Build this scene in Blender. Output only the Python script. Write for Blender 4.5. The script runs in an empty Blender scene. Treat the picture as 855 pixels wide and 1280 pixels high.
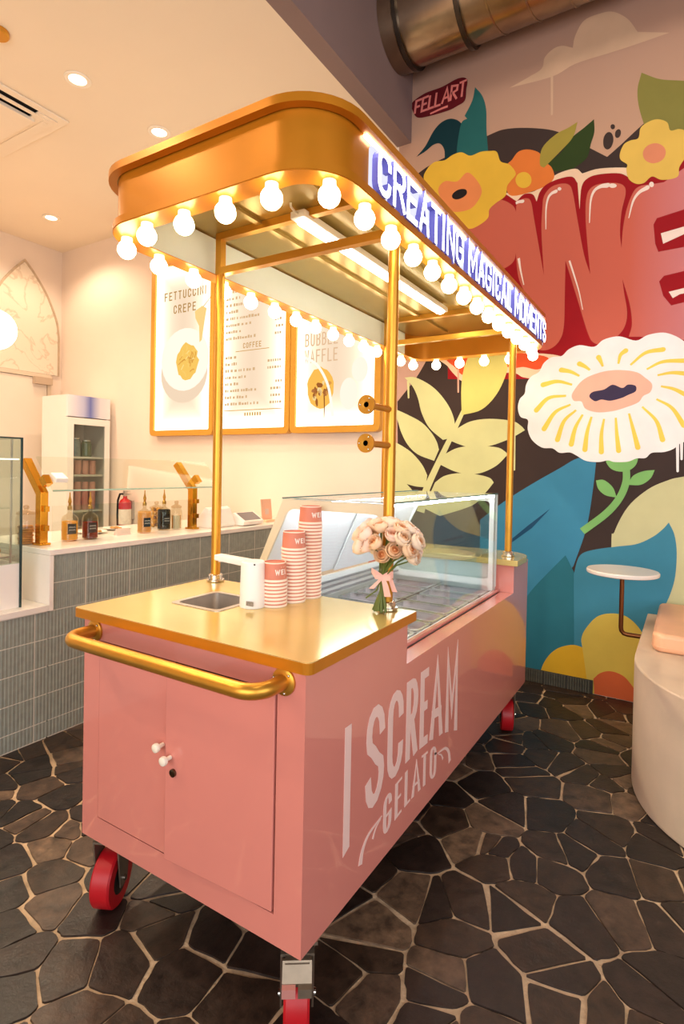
import bpy, math, random
from mathutils import Matrix, Vector
import numpy as np

scene = bpy.context.scene
# ------------------------------------------------------------------ camera
cam_data = bpy.data.cameras.new('camera')
cam = bpy.data.objects.new('camera', cam_data)
scene.collection.objects.link(cam)
scene.camera = cam
yaw, pitch, roll = -0.5543, -0.0141, 0.0196
fwd = Vector((math.sin(yaw)*math.cos(pitch), math.cos(yaw)*math.cos(pitch), math.sin(pitch)))
rgt = Vector((math.cos(yaw), -math.sin(yaw), 0.0))
upv = rgt.cross(fwd)
r2 = math.cos(roll)*rgt + math.sin(roll)*upv
u2 = -math.sin(roll)*rgt + math.cos(roll)*upv
rot = Matrix((r2, u2, -fwd)).transposed()
cam.matrix_world = Matrix.Translation((0.7674, -1.0940, 1.4359)) @ rot.to_4x4()
cam_data.sensor_fit = 'VERTICAL'
cam_data.sensor_height = 36.0
cam_data.sensor_width = 24.0
cam_data.lens = 19.799
cam_data.shift_y = -0.0345
cam_data.clip_start = 0.02

# ------------------------------------------------------------------ colour management, world
vs = scene.view_settings
vs.view_transform = 'Standard'
vs.look = 'None'
vs.gamma = 1.0
vs.use_curve_mapping = False
vs.exposure = -0.5

world = bpy.data.worlds.new('world')
scene.world = world
world.use_nodes = True
bg = world.node_tree.nodes['Background']
bg.inputs[0].default_value = (0.80, 0.88, 1.0, 1)
bg.inputs[1].default_value = 0.9

# ------------------------------------------------------------------ lights
def area_light(name, loc, rot_euler, sx, sy, power, col):
    d = bpy.data.lights.new(name, 'AREA')
    d.shape = 'RECTANGLE'; d.size = sx; d.size_y = sy
    d.energy = power; d.color = col
    o = bpy.data.objects.new(name, d)
    o.location = loc; o.rotation_euler = rot_euler
    scene.collection.objects.link(o)
    return o
def spot_light(name, loc, power, col, cone=2.3, blend=0.6, rot=(0, 0, 0), rad=0.05):
    d = bpy.data.lights.new(name, 'SPOT')
    d.energy = power; d.color = col; d.spot_size = cone; d.spot_blend = blend
    d.shadow_soft_size = rad
    o = bpy.data.objects.new(name, d)
    o.location = loc; o.rotation_euler = rot
    scene.collection.objects.link(o)
    return o
CEIL = 3.963
HIGH = 5.6
WARM = (1.0, 0.785, 0.57)
WARM2 = (1.0, 0.86, 0.70)
# daylight from the shop window in the front wall (behind the camera)
area_light('daylight_area', (1.2, -3.85, 1.9), (math.radians(90), 0, 0), 4.6, 2.6, 215, (0.97, 0.94, 0.93))
# cool light for the cart side, from an added unseen window
area_light('daylight_area', (3.85, -1.3, 1.9), (math.radians(90), 0, math.radians(90)), 3.4, 2.4, 120, (0.86, 0.90, 1.0))
# recessed ceiling lamps: (x, y), unseen ones added for light; bodies built further down
DOWNLIGHTS = [(-2.723, 1.144), (-2.723, 1.813), (-4.896, 2.265), (-2.723, -0.3), (-2.723, -1.7),
              (-4.896, 0.6), (-4.896, -1.0), (-1.75, -0.6), (-1.75, -2.2)]
for (x, y) in DOWNLIGHTS:
    spot_light('downlight_lamp', (x, y, CEIL-0.03), (80 if y > 2 else 165) if x < -2 else 38, WARM, 2.5, 0.5)
# unseen spots added under the high ceiling to light the mural
for (x, y, ry, rx) in [(0.9, 0.2, 0.0, 38), (2.2, 0.4, 0.0, 38), (-0.4, 0.2, 0, 38)]:
    spot_light('added_spot', (x, y, HIGH-0.25), 110, WARM2, 1.7, 0.8, (math.radians(rx), 0, 0), 0.45)
spot_light('added_spot', (1.6, -0.9, HIGH-0.25), 120, WARM2, 1.9, 0.8, (0, 0, 0), 0.2)  # another unseen spot added, aimed straight down

# ------------------------------------------------------------------ helpers: colour, materials
def lin(c):
    return tuple((v/12.92 if v <= 0.04045 else ((v+0.055)/1.055)**2.4) for v in c)
def hexc(h):
    h = h.lstrip('#')
    return lin(tuple(int(h[i:i+2], 16)/255 for i in (0, 2, 4)))
MATS = {}
def mat(name, col, rough=0.5, metal=0.0, coat=0.0, var=0.06, scale=6.0, bump=0.0, bscale=60.0,
        emit=None, estr=0.0, trans=0.0, ior=1.45, alpha=1.0, spec=None, coat_rough=0.05):
    if name in MATS: return MATS[name]
    m = bpy.data.materials.new(name); m.use_nodes = True
    nt = m.node_tree; b = nt.nodes['Principled BSDF']
    c = hexc(col) if isinstance(col, str) else col
    b.inputs['Roughness'].default_value = rough
    b.inputs['Metallic'].default_value = metal
    b.inputs['IOR'].default_value = ior
    if coat:
        b.inputs['Coat Weight'].default_value = coat
        b.inputs['Coat Roughness'].default_value = coat_rough
    if spec is not None: b.inputs['Specular IOR Level'].default_value = spec
    if trans: b.inputs['Transmission Weight'].default_value = trans
    if alpha < 1: b.inputs['Alpha'].default_value = alpha
    if emit is not None:
        e = hexc(emit) if isinstance(emit, str) else emit
        b.inputs['Emission Color'].default_value = (*e, 1)
        b.inputs['Emission Strength'].default_value = estr
    tc = nt.nodes.new('ShaderNodeTexCoord')
    if var > 0:
        n = nt.nodes.new('ShaderNodeTexNoise'); n.inputs['Scale'].default_value = scale
        n.inputs['Detail'].default_value = 4
        nt.links.new(tc.outputs['Object'], n.inputs['Vector'])
        r = nt.nodes.new('ShaderNodeValToRGB')
        r.color_ramp.elements[0].position = 0.3; r.color_ramp.elements[1].position = 0.7
        r.color_ramp.elements[0].color = (*[v*(1-var) for v in c], 1)
        r.color_ramp.elements[1].color = (*[min(1, v*(1+var)) for v in c], 1)
        nt.links.new(n.outputs['Fac'], r.inputs['Fac'])
        nt.links.new(r.outputs['Color'], b.inputs['Base Color'])
    else:
        b.inputs['Base Color'].default_value = (*c, 1)
    if bump > 0:
        n2 = nt.nodes.new('ShaderNodeTexNoise'); n2.inputs['Scale'].default_value = bscale
        n2.inputs['Detail'].default_value = 3
        nt.links.new(tc.outputs['Object'], n2.inputs['Vector'])
        bp = nt.nodes.new('ShaderNodeBump'); bp.inputs['Strength'].default_value = bump
        bp.inputs['Distance'].default_value = 0.01
        nt.links.new(n2.outputs['Fac'], bp.inputs['Height'])
        nt.links.new(bp.outputs['Normal'], b.inputs['Normal'])
    MATS[name] = m
    return m
def glass(name, tint='#eef6f4', refl=1.0, rough=0.0):
    """thin architectural glass: clear transmission plus fresnel reflection"""
    if name in MATS: return MATS[name]
    m = bpy.data.materials.new(name); m.use_nodes = True
    nt = m.node_tree; nt.nodes.clear()
    out = nt.nodes.new('ShaderNodeOutputMaterial')
    tr = nt.nodes.new('ShaderNodeBsdfTransparent'); tr.inputs[0].default_value = (*hexc(tint), 1)
    gl = nt.nodes.new('ShaderNodeBsdfGlossy'); gl.inputs['Roughness'].default_value = rough
    gl.inputs[0].default_value = (refl, refl, refl, 1)
    # two-sided Schlick reflectance for a thin pane
    lw = nt.nodes.new('ShaderNodeLayerWeight'); lw.inputs[0].default_value = 0.5
    pw = nt.nodes.new('ShaderNodeMath'); pw.operation = 'POWER'; pw.inputs[1].default_value = 5.0
    nt.links.new(lw.outputs['Facing'], pw.inputs[0])
    ma = nt.nodes.new('ShaderNodeMath'); ma.operation = 'MULTIPLY_ADD'; ma.inputs[1].default_value = 0.7; ma.inputs[2].default_value = 0.035
    nt.links.new(pw.outputs[0], ma.inputs[0])
    mx = nt.nodes.new('ShaderNodeMixShader')
    nt.links.new(ma.outputs[0], mx.inputs[0])
    nt.links.new(tr.outputs[0], mx.inputs[1]); nt.links.new(gl.outputs[0], mx.inputs[2])
    nt.links.new(mx.outputs[0], out.inputs[0])
    MATS[name] = m
    return m
def translucent(name, col, mixf=0.55, rough=0.2, coat=0.0):
    """diffuse body that lets light through, with a soft gloss"""
    if name in MATS: return MATS[name]
    m = bpy.data.materials.new(name); m.use_nodes = True
    nt = m.node_tree; nt.nodes.clear()
    out = nt.nodes.new('ShaderNodeOutputMaterial')
    c = (*hexc(col), 1)
    a = nt.nodes.new('ShaderNodeBsdfDiffuse'); a.inputs[0].default_value = c
    b = nt.nodes.new('ShaderNodeBsdfTranslucent'); b.inputs[0].default_value = c
    x = nt.nodes.new('ShaderNodeMixShader'); x.inputs[0].default_value = mixf
    nt.links.new(a.outputs[0], x.inputs[1]); nt.links.new(b.outputs[0], x.inputs[2])
    g = nt.nodes.new('ShaderNodeBsdfGlossy'); g.inputs['Roughness'].default_value = rough
    y = nt.nodes.new('ShaderNodeMixShader'); y.inputs[0].default_value = coat
    nt.links.new(x.outputs[0], y.inputs[1]); nt.links.new(g.outputs[0], y.inputs[2])
    nt.links.new(y.outputs[0], out.inputs[0])
    MATS[name] = m
    return m
def emitter(name, col, strength):
    if name in MATS: return MATS[name]
    m = bpy.data.materials.new(name); m.use_nodes = True
    nt = m.node_tree; nt.nodes.clear()
    out = nt.nodes.new('ShaderNodeOutputMaterial'); e = nt.nodes.new('ShaderNodeEmission')
    e.inputs[0].default_value = (*(hexc(col) if isinstance(col, str) else col), 1)
    e.inputs[1].default_value = strength
    nt.links.new(e.outputs[0], out.inputs[0])
    MATS[name] = m
    return m

# ------------------------------------------------------------------ helpers: meshes
class MB:
    """collects shapes; build() links them as ONE mesh object"""
    def __init__(s): s.v = []; s.f = []; s.m = []; s.sm = []
    def add(s, verts, faces, mi=0, smooth=False):
        o = len(s.v); s.v.extend([tuple(p) for p in verts])
        for f in faces:
            s.f.append([i+o for i in f]); s.m.append(mi); s.sm.append(smooth)
        return s
    def box(s, x0, x1, y0, y1, z0, z1, mi=0):
        v = [(x0,y0,z0),(x1,y0,z0),(x1,y1,z0),(x0,y1,z0),(x0,y0,z1),(x1,y0,z1),(x1,y1,z1),(x0,y1,z1)]
        return s.add(v, [(0,3,2,1),(4,5,6,7),(0,1,5,4),(1,2,6,5),(2,3,7,6),(3,0,4,7)], mi)
    def prism(s, poly, axis, a, b, mi=0, side_mi=None, smooth=False):
        """polygon in the two axes other than `axis` (cyclic order), extruded from a to b"""
        n = len(poly); V = []
        for t in (a, b):
            for (p, q) in poly:
                V.append({'x': (t, p, q), 'y': (p, t, q), 'z': (p, q, t)}[axis])
        s.add(V, [list(range(n))[::-1], list(range(n, 2*n))], mi)
        o = len(s.v)-2*n
        for i in range(n):
            j = (i+1) % n
            s.f.append([o+i, o+j, o+n+j, o+n+i]); s.m.append(mi if side_mi is None else side_mi); s.sm.append(smooth)
        return s
    def lathe(s, prof, c=(0, 0, 0), n=24, mi=0, cap=True, axis='z', mis=None):
        """profile [(r, h)...] turned around an axis through c"""
        V = []; F = []
        for (r, h) in prof:
            for i in range(n):
                a = 2*math.pi*i/n; x, y = r*math.cos(a), r*math.sin(a)
                p = {'z': (x, y, h), 'x': (h, x, y), 'y': (y, h, x)}[axis]
                V.append((c[0]+p[0], c[1]+p[1], c[2]+p[2]))
        o = len(s.v); s.v.extend(V)
        for k in range(len(prof)-1):
            for i in range(n):
                j = (i+1) % n
                s.f.append([o+k*n+i, o+k*n+j, o+(k+1)*n+j, o+(k+1)*n+i])
                s.m.append(mis[k] if mis else mi); s.sm.append(True)
        if cap:
            s.f.append([o+i for i in range(n)][::-1]); s.m.append(mis[0] if mis else mi); s.sm.append(False)
            s.f.append([o+(len(prof)-1)*n+i for i in range(n)]); s.m.append(mis[-1] if mis else mi); s.sm.append(False)
        return s
    def tube(s, pts, r, n=12, mi=0, closed=False, cap=True):
        pts = [Vector(p) for p in pts]; N = len(pts)
        rad = r if isinstance(r, (list, tuple)) else [r]*N
        o = len(s.v); t0 = None; nrm = None
        for i, p in enumerate(pts):
            if closed: t = (pts[(i+1) % N]-pts[i-1])
            else: t = (pts[min(i+1, N-1)]-pts[max(i-1, 0)])
            t.normalize()
            if nrm is None:
                ref = Vector((0, 0, 1)) if abs(t.z) < 0.9 else Vector((1, 0, 0))
                nrm = t.cross(ref).normalized()
            else:
                nrm = (nrm - t*nrm.dot(t)).normalized()
            b = t.cross(nrm)
            for k in range(n):
                a = 2*math.pi*k/n
                s.v.append(tuple(p + rad[i]*(math.cos(a)*nrm + math.sin(a)*b)))
        for i in range(N if closed else N-1):
            i2 = (i+1) % N
            for k in range(n):
                k2 = (k+1) % n
                s.f.append([o+i*n+k, o+i*n+k2, o+i2*n+k2, o+i2*n+k]); s.m.append(mi); s.sm.append(True)
        if cap and not closed:
            s.f.append([o+k for k in range(n)][::-1]); s.m.append(mi); s.sm.append(False)
            s.f.append([o+(N-1)*n+k for k in range(n)]); s.m.append(mi); s.sm.append(False)
        return s
    def sphere(s, c, r, nu=16, nv=10, mi=0, sz=1.0):
        V = []; F = []
        V.append((c[0], c[1], c[2]-r*sz))
        for j in range(1, nv):
            a = -math.pi/2 + math.pi*j/nv
            for i in range(nu):
                t = 2*math.pi*i/nu
                V.append((c[0]+r*math.cos(a)*math.cos(t), c[1]+r*math.cos(a)*math.sin(t), c[2]+r*sz*math.sin(a)))
        V.append((c[0], c[1], c[2]+r*sz)); top = len(V)-1
        for i in range(nu):
            F.append((0, 1+(i+1) % nu, 1+i)); F.append((top, 1+(nv-2)*nu+i, 1+(nv-2)*nu+(i+1) % nu))
        for j in range(nv-2):
            for i in range(nu):
                a, b = 1+j*nu+i, 1+j*nu+(i+1) % nu
                F.append((a, b, b+nu, a+nu))
        return s.add(V, F, mi, True)
    def rring(s, outer, inner, axis, a, b, mi=0):
        """frame between two outlines with the same point count, extruded a..b"""
        n = len(outer); o = len(s.v)
        def pt(p, t): return {'x': (t, p[0], p[1]), 'y': (p[0], t, p[1]), 'z': (p[0], p[1], t)}[axis]
        for t in (a, b):
            for L in (outer, inner):
                for p in L: s.v.append(pt(p, t))
        A, B, Cc, D = o, o+n, o+2*n, o+3*n
        for i in range(n):
            j = (i+1) % n
            for f in ((A+i, A+j, B+j, B+i), (Cc+i, D+i, D+j, Cc+j), (A+i, Cc+i, Cc+j, A+j), (B+i, B+j, D+j, D+i)):
                s.f.append(list(f)); s.m.append(mi); s.sm.append(False)
        return s
    def mesh(s, name, mats, auto=35):
        me = bpy.data.meshes.new(name)
        me.from_pydata(s.v, [], s.f)
        for m in (mats if isinstance(mats, (list, tuple)) else [mats]): me.materials.append(m)
        me.polygons.foreach_set('material_index', s.m)
        me.polygons.foreach_set('use_smooth', s.sm)
        me.update()
        if any(s.sm) and auto:
            try: me.set_sharp_from_angle(angle=math.radians(auto))
            except Exception: pass
        return me
    def build(s, name, mats, parent=None, bevel=0.0, auto=35):
        o = bpy.data.objects.new(name, s.mesh(name, mats, auto))
        scene.collection.objects.link(o)
        if parent is not None: adopt(o, parent)
        if bevel:
            b = o.modifiers.new('bevel', 'BEVEL'); b.width = bevel; b.segments = 2; b.limit_method = 'ANGLE'
            b.angle_limit = math.radians(40)
        return o
ORIGIN = {}
def wloc(o):
    return ORIGIN.get(o.name, Vector((0, 0, 0)))
def adopt(o, parent):
    """child geometry is given in world coordinates; keep it there under a shifted parent"""
    o.parent = parent
    o.matrix_parent_inverse = Matrix.Translation(-wloc(parent))
    ORIGIN[o.name] = Vector((0, 0, 0))
def instance(me, name, loc, parent=None, rot=(0, 0, 0), scale=(1, 1, 1)):
    o = bpy.data.objects.new(name, me)
    scene.collection.objects.link(o)
    if parent is not None:
        o.parent = parent
        o.matrix_parent_inverse = Matrix.Translation(-wloc(parent))
    o.location = loc; o.rotation_euler = rot; o.scale = scale
    ORIGIN[o.name] = Vector(loc)
    return o
def tag(o, label, cat, group=None, kind=None):
    o['label'] = label; o['category'] = cat
    if group: o['group'] = group
    if kind: o['kind'] = kind
    return o
def thing(name, label, cat, loc, group=None):
    o = bpy.data.objects.new(name, None)
    o.empty_display_size = 0.05
    scene.collection.objects.link(o)
    o.location = loc; ORIGIN[o.name] = Vector(loc)
    return tag(o, label, cat, group)
def struct(o, label, cat):
    return tag(o, label, cat, None, 'structure')
def rrect(x0, x1, y0, y1, r, n=6):
    rs = r if isinstance(r, (list, tuple)) else [r]*4       # corners: (x1,y0) (x1,y1) (x0,y1) (x0,y0)
    P = []
    for (cx, cy, a0, q) in [(x1-rs[0], y0+rs[0], -90, rs[0]), (x1-rs[1], y1-rs[1], 0, rs[1]),
                            (x0+rs[2], y1-rs[2], 90, rs[2]), (x0+rs[3], y0+rs[3], 180, rs[3])]:
        for i in range(n+1):
            a = math.radians(a0+90*i/n); P.append((cx+q*math.cos(a), cy+q*math.sin(a)))
    return P
def arc(cx, cy, rx, ry, a0, a1, n=8):
    return [(cx+rx*math.cos(math.radians(a0+(a1-a0)*i/n)), cy+ry*math.sin(math.radians(a0+(a1-a0)*i/n))) for i in range(n+1)]
def catmull(pts, sub=5, closed=False):
    n = len(pts)
    if n < 3: return list(pts)
    out = []
    rng = range(n) if closed else range(n-1)
    for i in rng:
        p1, p2 = pts[i], pts[(i+1) % n]
        p0 = pts[i-1] if (closed or i > 0) else (2*p1[0]-p2[0], 2*p1[1]-p2[1])
        p3 = pts[(i+2) % n] if (closed or i+2 < n) else (2*p2[0]-p1[0], 2*p2[1]-p1[1])
        for k in range(sub):
            t = k/sub; t2 = t*t; t3 = t2*t
            out.append(tuple(0.5*((2*p1[d])+(-p0[d]+p2[d])*t+(2*p0[d]-5*p1[d]+4*p2[d]-p3[d])*t2+(-p0[d]+3*p1[d]-3*p2[d]+p3[d])*t3) for d in (0, 1)))
    if not closed: out.append(pts[-1])
    return out
def spline_loop(pts, sub=5):
    """closed outline; a point given twice is a sharp corner"""
    n = len(pts); corners = [i for i in range(n) if pts[i] == pts[(i+1) % n]]
    if not corners: return catmull(pts, sub, True)
    out = []
    for a, ci in enumerate(corners):
        cj = corners[(a+1) % len(corners)]
        seg = []; k = (ci+1) % n
        while True:
            seg.append(pts[k])
            if k == cj: break
            k = (k+1) % n
        out += catmull(seg, sub)[:-1] if len(seg) > 2 else [seg[0]]
    return out
def ribbon(pts, w0, w1=None):
    """thickened open polyline -> (left points, right points) with mitred joints"""
    w1 = w0 if w1 is None else w1
    q = [pts[0]]
    for p in pts[1:]:
        if (p[0]-q[-1][0])**2+(p[1]-q[-1][1])**2 > 1e-12: q.append(p)
    L = []; R = []; N = len(q)
    for i, p in enumerate(q):
        w = (w0+(w1-w0)*i/max(1, N-1))/2
        d1 = (q[i][0]-q[i-1][0], q[i][1]-q[i-1][1]) if i > 0 else None
        d2 = (q[i+1][0]-q[i][0], q[i+1][1]-q[i][1]) if i < N-1 else None
        def nn(d):
            l = math.hypot(*d); return (-d[1]/l, d[0]/l)
        n1 = nn(d1) if d1 else nn(d2); n2 = nn(d2) if d2 else n1
        m = (n1[0]+n2[0], n1[1]+n2[1]); l = math.hypot(*m) or 1
        m = (m[0]/l, m[1]/l); k = w/max(0.42, m[0]*n1[0]+m[1]*n1[1])
        L.append((p[0]+m[0]*k, p[1]+m[1]*k)); R.append((p[0]-m[0]*k, p[1]-m[1]*k))
    return L, R

# ------------------------------------------------------------------ stroke lettering
def _ring(t0, t1, ry=0.24):
    return None
GL = {
 'A': [[(0, 0), (.5, 1), (1, 0)], [(.17, .3), (.83, .3)]],
 'B': [[(0, 0), (0, 1)], [(0, 1)]+arc(.5, .76, .5, .24, 90, -90)+[(0, .52)], [(0, .52)]+arc(.5, .26, .5, .26, 90, -90)+[(0, 0)]],
 'C': [arc(.5, .76, .5, .24, -5, 180)+arc(.5, .24, .5, .24, 180, 365)],
 'D': [[(0, 0), (0, 1)], [(0, 1)]+arc(.4, .7, .6, .3, 90, 0)+arc(.4, .3, .6, .3, 0, -90)+[(0, 0)]],
 'E': [[(1, 1), (0, 1), (0, 0), (1, 0)], [(0, .52), (.8, .52)]],
 'F': [[(1, 1), (0, 1), (0, 0)], [(0, .52), (.8, .52)]],
 'G': [arc(.5, .76, .5, .24, -5, 180)+arc(.5, .24, .5, .24, 180, 360)+[(1, .46), (.55, .46)]],
 'I': [[(.5, 0), (.5, 1)]],
 'L': [[(0, 1), (0, 0), (1, 0)]],
 'M': [[(0, 0), (0, 1), (.5, .25), (1, 1), (1, 0)]],
 'N': [[(0, 0), (0, 1), (1, 0), (1, 1)]],
 'O': [arc(.5, .76, .5, .24, 0, 180)+arc(.5, .24, .5, .24, 180, 360)+[(1, .76)]],
 'P': [[(0, 0), (0, 1)], [(0, 1)]+arc(.5, .75, .5, .25, 90, -90)+[(0, .5)]],
 'R': [[(0, 0), (0, 1)], [(0, 1)]+arc(.5, .75, .5, .25, 90, -90)+[(0, .5)], [(.45, .5), (1, 0)]],
 'S': [arc(.5, .76, .5, .24, 0, 210)+[(.35, .56), (.65, .44)]+arc(.5, .24, .5, .24, 30, -180)],
 'T': [[(0, 1), (1, 1)], [(.5, 1), (.5, 0)]],
 'U': [[(0, 1)]+arc(.5, .26, .5, .26, 180, 360)+[(1, 1)]],
 'W': [[(0, 1), (.25, 0), (.5, .8), (.75, 0), (1, 1)]],
}
def letter_mb(ch, w, h, t, mapf, depth_a, depth_b, mi_face=0, mi_side=0):
    """mapf(px, py, depth) -> 3D; px in 0..w, py in 0..h"""
    mb = MB()
    for si_, st in enumerate(GL[ch]):
        pts = [(t/2+x*(w-t), t/2+y*(h-t)) for x, y in st]
        if ch in 'ICLEFTNMU' :
            # square ends reach the full box
            pts = [(p[0], p[1]) for p in pts]
        q = list(pts)
        for e, o in ((0, 1), (-1, -2)):
            d = (q[e][0]-q[o][0], q[e][1]-q[o][1]); l = math.hypot(*d) or 1
            q[e] = (q[e][0]+d[0]/l*t/2*0.98, q[e][1]+d[1]/l*t/2*0.98)
        L, R = ribbon(q, t)
        n = len(L); V = []
        eps = (depth_b-depth_a)*.06*si_
        for dp in (depth_a-eps, depth_b+eps):
            for p in L: V.append(mapf(p[0], p[1], dp))
            for p in R: V.append(mapf(p[0], p[1], dp))
        F = []; M = []
        o = len(mb.v); mb.v.extend(V)
        def put(f, mi): mb.f.append([o+i for i in f]); mb.m.append(mi); mb.sm.append(False)
        for i in range(n-1):
            put((2*n+i, 3*n+i, 3*n+i+1, 2*n+i+1), mi_face)      # front
            put((i, i+1, n+i+1, n+i), mi_side)
            put((i, 2*n+i, 2*n+i+1, i+1), mi_side)
            put((n+i, n+i+1, 3*n+i+1, 3*n+i), mi_side)
        put((0, n, 3*n, 2*n), mi_side); put((n-1, 3*n-1, 4*n-1, 2*n-1), mi_side)
    return mb

# ================================================================== THE SETTING
YB, XL, XR, YF = 2.894, -5.713, 4.0, -4.0
M_wall = mat('cream_plaster', '#ecdac8', 0.75, var=0.03, scale=1.5, bump=0.05, bscale=90)
M_ceil = mat('ceiling_paint', '#efdfc8', 0.8, var=0.02, scale=1.0)
M_soffit = mat('mauve_plaster', '#86716e', 0.75, var=0.06, scale=1.2, bump=0.06, bscale=70)
M_highceil = mat('dark_ceiling_paint', '#5b5052', 0.85, var=0.05, scale=1.0)
M_side = mat('sand_plaster', '#d9c6b0', 0.8, var=0.03, scale=1.5)

struct(MB().box(XL, XR, YB, YB+0.15, -.1, HIGH).build('wall_back', M_wall), 'long cream back wall behind the menu boxes and mural', 'wall')
struct(MB().box(XL-0.15, XL, YF, YB+0.15, -.1, CEIL+0.1).build('wall_left', M_wall), 'cream side wall with the pointed arch behind the service counter', 'wall')
struct(MB().box(XR, XR+.15, YF, -3.1, -.1, HIGH).box(XR, XR+.15, .5, YB+.15, -.1, HIGH).box(XR, XR+.15, -3.1, .5, -.1, .6).box(XR, XR+.15, -3.1, .5, 3.2, HIGH).build('wall_right', M_side), 'sand coloured side wall beyond the bench', 'wall')
wf = MB()
wf.box(XL, -1.4, YF-0.15, YF, 0, HIGH); wf.box(3.7, XR, YF-0.15, YF, 0, HIGH)
wf.box(-1.4, 3.7, YF-0.15, YF, 0, 0.5); wf.box(-1.4, 3.7, YF-0.15, YF, 3.3, HIGH)
struct(wf.build('wall_front', M_side), 'street side wall with the wide shop window', 'wall')
win = struct(MB().rring([(-1.4, .5), (3.7, .5), (3.7, 3.3), (-1.4, 3.3)], [(-1.34, .56), (3.64, .56), (3.64, 3.24), (-1.34, 3.24)], 'y', YF-0.1, YF-0.03)
             .build('window_1', mat('window_frame_paint', '#2b2b2b', 0.4)), 'wide shop window in the street side wall', 'window')
for a, b in ((-1.34, .3), (.33, 1.97), (2.0, 3.64)):
    MB().box(a, b, YF-0.07, YF-0.064, .56, 3.24).build('pane', glass('window_glass'), win)
win2 = struct(MB().rring([(-3.1, .6), (.5, .6), (.5, 3.2), (-3.1, 3.2)], [(-3.04, .66), (.44, .66), (.44, 3.14), (-3.04, 3.14)], 'x', XR+.03, XR+.1)
              .build('added_window', mat('window_frame_paint', '#2b2b2b', 0.4)), 'added unseen window in the sand coloured side wall', 'window')  # window put in to light the cart side
for a, b in ((-3.04, -1.31), (-1.29, .44)):
    MB().box(XR+.064, XR+.07, a, b, .66, 3.14).build('pane', glass('window_glass'), win2)
struct(MB().box(XL, -1.25, YF, YB, CEIL, CEIL+0.12).build('ceiling', M_ceil), 'low cream ceiling with recessed lamps over the counter', 'ceiling')
struct(MB().box(-1.25, -1.13, YF, YB, CEIL, HIGH).build('wall_bulkhead', M_soffit), 'mauve bulkhead face where the low ceiling steps up', 'wall')
struct(MB().box(-1.25, XR, YF, YB, HIGH, HIGH+0.1).build('ceiling_upper', M_highceil), 'high dark ceiling over the mural side', 'ceiling')

# ---- floor: crazy paving, every stone in view its own object
def stone_material():
    m = bpy.data.materials.new('paving_stone'); m.use_nodes = True
    nt = m.node_tree; b = nt.nodes['Principled BSDF']
    tc = nt.nodes.new('ShaderNodeTexCoord'); oi = nt.nodes.new('ShaderNodeObjectInfo')
    n = nt.nodes.new('ShaderNodeTexNoise'); n.inputs['Scale'].default_value = 17; n.inputs['Detail'].default_value = 10
    n.inputs['Roughness'].default_value = 0.65
    nt.links.new(tc.outputs['Object'], n.inputs['Vector'])
    base = nt.nodes.new('ShaderNodeValToRGB')
    e = base.color_ramp.elements
    e[0].position = 0.0; e[0].color = (*hexc('#1d1613'), 1)
    e[1].position = 1.0; e[1].color = (*hexc('#6b5846'), 1)
    for p, c in ((0.45, '#271d19'), (0.75, '#36291f'), (0.9, '#4a3b30')):
        k = e.new(p); k.color = (*hexc(c), 1)
    nt.links.new(oi.outputs['Random'], base.inputs['Fac'])
    r = nt.nodes.new('ShaderNodeValToRGB')
    r.color_ramp.elements[0].position = 0.35; r.color_ramp.elements[0].color = (.5, .48, .48, 1)
    r.color_ramp.elements[1].position = 0.72; r.color_ramp.elements[1].color = (2.0, 1.85, 1.7, 1)
    nt.links.new(n.outputs['Fac'], r.inputs['Fac'])
    mx = nt.nodes.new('ShaderNodeMix'); mx.data_type = 'RGBA'; mx.blend_type = 'MULTIPLY'
    mx.inputs['Factor'].default_value = 1.0
    nt.links.new(base.outputs['Color'], mx.inputs['A']); nt.links.new(r.outputs['Color'], mx.inputs['B'])
    nt.links.new(mx.outputs['Result'], b.inputs['Base Color'])
    rr = nt.nodes.new('ShaderNodeMapRange'); rr.inputs['To Min'].default_value = 0.28; rr.inputs['To Max'].default_value = 0.55
    nt.links.new(n.outputs['Fac'], rr.inputs['Value']); nt.links.new(rr.outputs['Result'], b.inputs['Roughness'])
    bp = nt.nodes.new('ShaderNodeBump'); bp.inputs['Strength'].default_value = 0.5; bp.inputs['Distance'].default_value = 0.008
    nt.links.new(n.outputs['Fac'], bp.inputs['Height']); nt.links.new(bp.outputs['Normal'], b.inputs['Normal'])
    return m
M_stone = stone_material()
M_grout = mat('tan_grout', '#bfa484', 0.85, var=0.28, scale=14, bump=0.5, bscale=70)
floor = struct(MB().box(XL, XR, YF, YB, -0.12, -0.006).build('floor', M_grout), 'dark crazy paving floor with pale tan joints', 'floor')

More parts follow.
